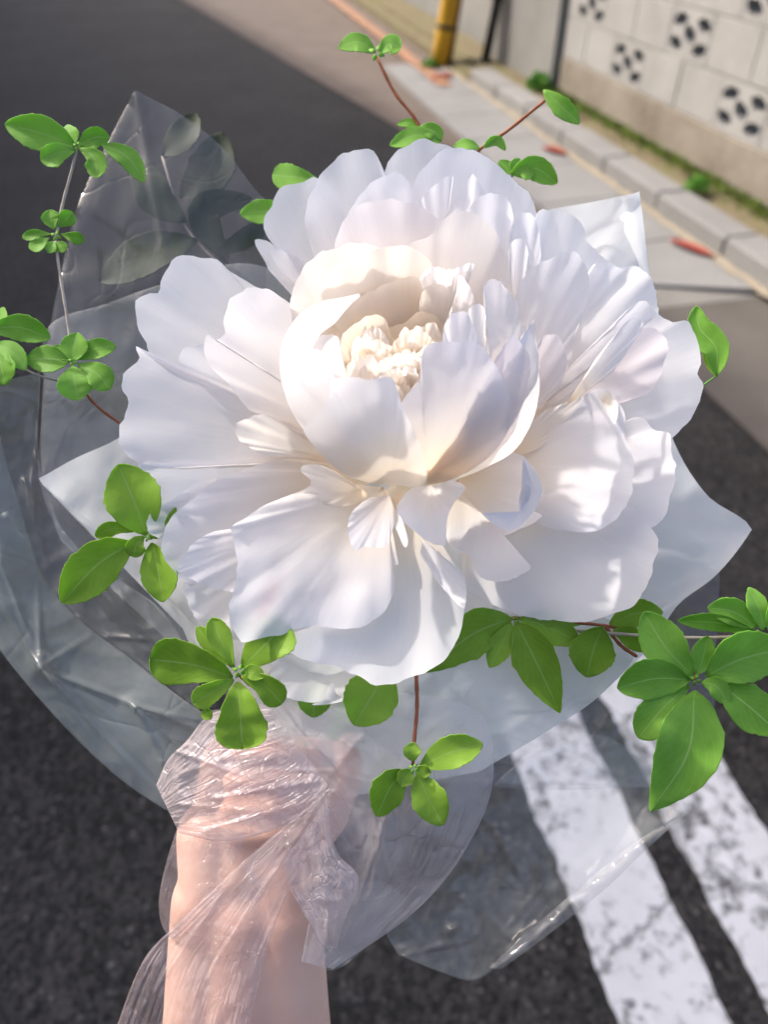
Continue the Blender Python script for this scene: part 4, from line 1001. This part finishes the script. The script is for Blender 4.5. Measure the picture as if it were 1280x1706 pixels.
wrap = empty('cellophane_wrap', P(540, 1340, -230))
tag(wrap, 'clear crinkled cellophane wrapped around the bouquet and gathered at the hand', 'cellophane')
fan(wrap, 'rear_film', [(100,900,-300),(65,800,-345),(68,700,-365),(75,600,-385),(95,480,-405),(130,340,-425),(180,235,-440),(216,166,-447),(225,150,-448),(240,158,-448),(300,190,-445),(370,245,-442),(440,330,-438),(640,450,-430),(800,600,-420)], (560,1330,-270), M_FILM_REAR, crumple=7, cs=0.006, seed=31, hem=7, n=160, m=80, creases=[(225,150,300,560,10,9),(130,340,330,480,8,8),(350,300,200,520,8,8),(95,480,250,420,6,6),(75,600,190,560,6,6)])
fan(wrap, 'inner_film', [(100,900,-290),(70,790,-328),(72,640,-345),(80,545,-355),(180,505,-362),(262,476,-364),(420,440,-366),(620,560,-366)], (560,1330,-266), M_FILM, crumple=7, cs=0.006, seed=33, hem=7, n=150, m=70, creases=[(70,790,160,640,8,7),(110,560,150,720,8,6),(240,500,180,700,8,8)])
loft(wrap, 'outer_film', [(-60,560,-280),(-115,760,-235),(-85,950,-205),(0,1084,-195),(100,1203,-195),(200,1298,-200),(300,1362,-205),(400,1395,-200)],
     [(-20,640,-290),(0,735,-285),(34,850,-275),(72,960,-265),(130,1030,-250),(215,1095,-225),(330,1182,-185),(430,1240,-165)], M_FILM_MILKY, 170, 70, bulge=16, crumple=7, cs=0.006, seed=41, hem=9, creases=[(68,1115,330,1215,16,9),(68,1115,290,1350,14,8),(68,1115,0,1000,12,8),(68,1115,62,960,10,7),(68,1115,170,1270,9,6),(68,1115,150,1060,10,7),(225,1180,270,1270,14,8),(270,1270,300,1340,10,6),(225,1180,330,1200,10,8),(10,860,50,900,14,7),(60,820,90,930,12,8),(20,740,40,870,12,7),(0,930,60,1090,10,7)])
loft(wrap, 'side_film', [(-20,640,-292),(0,735,-287),(34,850,-277),(72,960,-267),(130,1030,-252),(215,1095,-227),(330,1182,-187)],
     [(66,620,-330),(68,790,-320),(110,890,-300),(190,960,-270),(262,1010,-235),(310,1080,-205),(345,1180,-180)], M_FILM, 140, 50, crumple=9, cs=0.008, seed=43, hem=5, creases=[(110,890,290,1110,14,9),(40,800,80,950,12,7),(130,1030,290,1150,12,8),(190,960,240,1090,12,9),(66,700,45,860,10,6),(180,1060,300,1070,9,6),(60,760,75,830,10,5)])
loft(wrap, 'front_film', [(338,1185,-135),(350,1270,-115),(480,1320,-105),(540,1395,-100),(522,1500,-108),(502,1602,-118)],
     [(640,1150,-118),(800,1190,-122),(822,1300,-120),(766,1432,-112),(690,1520,-112),(556,1614,-118)], M_FILM_PINK3, 150, 80, bulge=18, pleat=3, npl=4, crumple=3, cs=0.01, seed=45, hem=7, creases=[(555,1320,508,1590,12,6),(560,1390,530,1560,8,5),(640,1365,606,1560,12,6),(625,1420,575,1560,8,5),(620,1350,660,1500,6,5),(350,1280,560,1285,8,6),(360,1230,520,1225,8,6),(600,1230,520,1330,8,8),(700,1500,640,1560,7,6),(540,1400,560,1480,7,5)])
loft(wrap, 'gathered_film', [(260,1308,-150),(280,1265,-140),(310,1235,-130),(350,1190,-125),(450,1180,-118)],
     [(298,1388,-135),(370,1402,-110),(450,1385,-100),(520,1350,-98),(548,1310,-98)], M_FILM_PINK, 120, 60, bulge=16, pleat=3, npl=5, crumple=4, cs=0.02, seed=47, hem=7, creases=[(290,1250,400,1290,12,6),(300,1290,380,1260,9,5),(360,1330,540,1300,12,7),(340,1385,530,1330,12,6),(300,1340,420,1350,8,6)])
loft(wrap, 'wrist_film', [(548,1312,-92),(470,1380,-88),(398,1442,-92),(300,1535,-110),(245,1590,-130),(186,1730,-150)],
     [(556,1350,-88),(510,1430,-84),(475,1500,-84),(445,1580,-90),(430,1640,-96),(410,1740,-106)], M_FILM_PINK2, 150, 70, bulge=10, pleat=3, npl=6, crumple=2, cs=0.02, seed=49, hem=7, creases=[(540,1325,300,1700,12,7),(520,1400,410,1640,10,6),(400,1445,230,1690,10,6)])
loft(wrap, 'sleeve_film', [(300,1364,-140),(276,1440,-150),(264,1510,-170),(272,1548,-180),(286,1566,-175)],
     [(410,1388,-104),(385,1450,-104),(345,1495,-112),(310,1535,-130),(295,1560,-150)], M_FILM_PINK2, 70, 40, bulge=12, crumple=4, cs=0.02, seed=51, hem=7)
loft(wrap, 'small_flap', [(472,1438,-86),(488,1490,-84),(520,1545,-88),(540,1578,-92),(556,1584,-94)],
     [(545,1330,-90),(562,1420,-80),(598,1462,-78),(572,1540,-84),(562,1580,-92)], M_FILM_PINK, 70, 40, bulge=10, pleat=3, npl=4, crumple=3, cs=0.02, seed=53, hem=7)
loft(wrap, 'tail_flap', [(663,1590,-120),(735,1620,-112),(790,1634,-106),(836,1606,-100),(1000,1464,-90),(1090,1388,-88),(1152,1347,-88)],
     [(640,1550,-128),(700,1500,-125),(766,1425,-125),(822,1310,-130),(900,1250,-140),(1000,1225,-145),(1100,1290,-120)], M_FILM, 170, 80, bulge=-24, crumple=8, cs=0.007, seed=55, hem=8, creases=[(805,1420,790,1470,16,8),(720,1440,750,1560,12,9),(760,1430,700,1560,10,8),(830,1390,880,1480,12,10),(680,1590,800,1560,10,8),(830,1600,1000,1440,12,9),(760,1545,740,1555,18,10),(900,1480,850,1540,8,7)])
loft(wrap, 'rolled_edge', [(815,1612,-104),(880,1553,-98),(985,1462,-90),(1060,1403,-88),(1153,1346,-88)],
     [(836,1614,-96),(900,1568,-88),(1012,1478,-80),(1092,1402,-80),(1153,1350,-86)], M_FILM_EDGE, 90, 12, bulge=9, crumple=6, cs=0.02, seed=57)
loft(wrap, 'crumpled_film', [(815,1205,-135),(900,1185,-132),(1000,1165,-130),(1070,1225,-118)],
     [(822,1312,-118),(900,1316,-110),(1000,1314,-106),(1090,1312,-104)], M_FILM_THIN, 160, 70, pleat=0, crumple=6, cs=0.012, seed=59, hem=5, creases=[(880,1200,985,1250,16,5),(845,1222,1088,1312,18,5),(828,1268,940,1300,14,5),(940,1300,1085,1312,14,4),(1045,1150,1000,1215,14,4),(1000,1215,960,1260,9,4),(900,1250,930,1300,12,5),(985,1250,1060,1235,9,4),(960,1275,1000,1250,8,4)])
fan(wrap, 'right_film', [(1050,690,-360),(1125,785,-345),(1190,850,-320),(1199,960,-300),(1192,1100,-270),(1180,1230,-240),(1090,1312,-210)], (620,1300,-265), M_FILM_THIN, crumple=6, cs=0.007, seed=61, hem=6)
loft(wrap, 'lower_flap', [(500,1600,-122),(556,1616,-120),(610,1580,-120)], [(560,1480,-130),(640,1470,-128),(680,1500,-124)], M_FILM, 30, 20, crumple=7, cs=0.02, seed=63)

# ------------------------------------------------------------------ hand and forearm, one continuous skin
def body(name, cones, parent, voxel=0.0016):
    vv = []; ff = []
    for a, ra, b, rb_ in cones:
        Da = D0 - a[2] * PX; Db = D0 - b[2] * PX
        A = P(*a); B = P(*b); ra_ = ra * Da / FPX; rb2 = rb_ * Db / FPX
        ax = (B - A); L = ax.length; ax = ax.normalized(); o1 = ax.orthogonal().normalized(); o2 = ax.cross(o1)
        seg = 20; rings = []
        for k in range(7): 
            an = -math.pi / 2 + (math.pi / 2) * k / 6; rings.append((A + ax * ra_ * math.sin(an), ra_ * math.cos(an)))
        for k in range(1, 6): 
            t = k / 6; rings.append((A.lerp(B, t), ra_ + (rb2 - ra_) * t))
        for k in range(7):
            an = (math.pi / 2) * k / 6; rings.append((B + ax * rb2 * math.sin(an), rb2 * math.cos(an)))
        base_i = len(vv)
        for c, r in rings:
            r = max(r, 1e-5)
            for s_ in range(seg):
                an = 2 * math.pi * s_ / seg
                vv.append(c + (o1 * math.cos(an) + o2 * math.sin(an)) * r)
        for k in range(len(rings) - 1):
            for s_ in range(seg):
                i0 = base_i + k * seg + s_; i1 = base_i + k * seg + (s_ + 1) % seg
                ff.append((i0, i1, i1 + seg, i0 + seg))
        ff.append(tuple(base_i + s_ for s_ in range(seg))[::-1]); ff.append(tuple(base_i + (len(rings) - 1) * seg + s_ for s_ in range(seg)))
    tmp = mesh_obj(name + '_tmp', vv, ff, M_SKIN, None)
    m = tmp.modifiers.new('r', 'REMESH'); m.mode = 'VOXEL'; m.voxel_size = voxel; m.use_smooth_shade = True
    m2 = tmp.modifiers.new('s', 'SMOOTH'); m2.iterations = 7; m2.factor = 0.5
    dg = bpy.context.evaluated_depsgraph_get(); dg.update()
    me = bpy.data.meshes.new_from_object(tmp.evaluated_get(dg))
    old = tmp.data; bpy.data.objects.remove(tmp); bpy.data.meshes.remove(old)
    me.name = name
    off = parent_world(parent)
    me.transform(Matrix.Translation(-off))
    me.polygons.foreach_set('use_smooth', [True] * len(me.polygons))
    if not me.materials: me.materials.append(M_SKIN)
    o = bpy.data.objects.new(name, me); COL.objects.link(o); o.parent = parent
    return o
person = empty('person', P(420, 1900, -300))
tag(person, 'bare forearm and hand gripping the bouquet from below under the film', 'person')
cones = [
    # forearm, oval: two bones side by side
    ((352, 1500, -232), 66, (345, 1720, -262), 74), ((470, 1520, -232), 66, (478, 1720, -262), 74), ((410, 1520, -236), 78, (412, 1720, -262), 92),
    ((345, 1720, -262), 74, (330, 2300, -300), 120), ((478, 1720, -262), 74, (500, 2300, -300), 120), ((412, 1720, -262), 92, (415, 2300, -300), 140),
    # heel of the hand and palm
    ((360, 1490, -228), 60, (350, 1390, -232), 56), ((470, 1520, -224), 54, (490, 1410, -232), 50),
    ((400, 1450, -240), 66, (400, 1330, -262), 62), ((460, 1440, -245), 60, (470, 1330, -268), 58), ((370, 1380, -245), 52, (380, 1270, -262), 46),
]
# four fingers closing round the stems from the left, one above the other
for k, (yy, ln) in enumerate(((1250, 1.0), (1296, 1.06), (1342, 1.0), (1384, .82))):
    cones += [((372, yy + 6, -252), 27, (392, yy + 2, -200), 26), ((392, yy + 2, -200), 26, (392 + 72 * ln, yy, -182), 24),
              ((392 + 72 * ln, yy, -182), 24, (392 + 132 * ln, yy - 2, -190), 21), ((392 + 132 * ln, yy - 2, -190), 21, (392 + 160 * ln, yy, -222), 18)]
# thumb from the side of the palm, lying over the finger tips
cones += [((486, 1430, -236), 40, (552, 1360, -212), 30), ((552, 1360, -212), 30, (580, 1290, -202), 25), ((580, 1290, -202), 25, (582, 1240, -200), 20)]
body('body', cones, person)
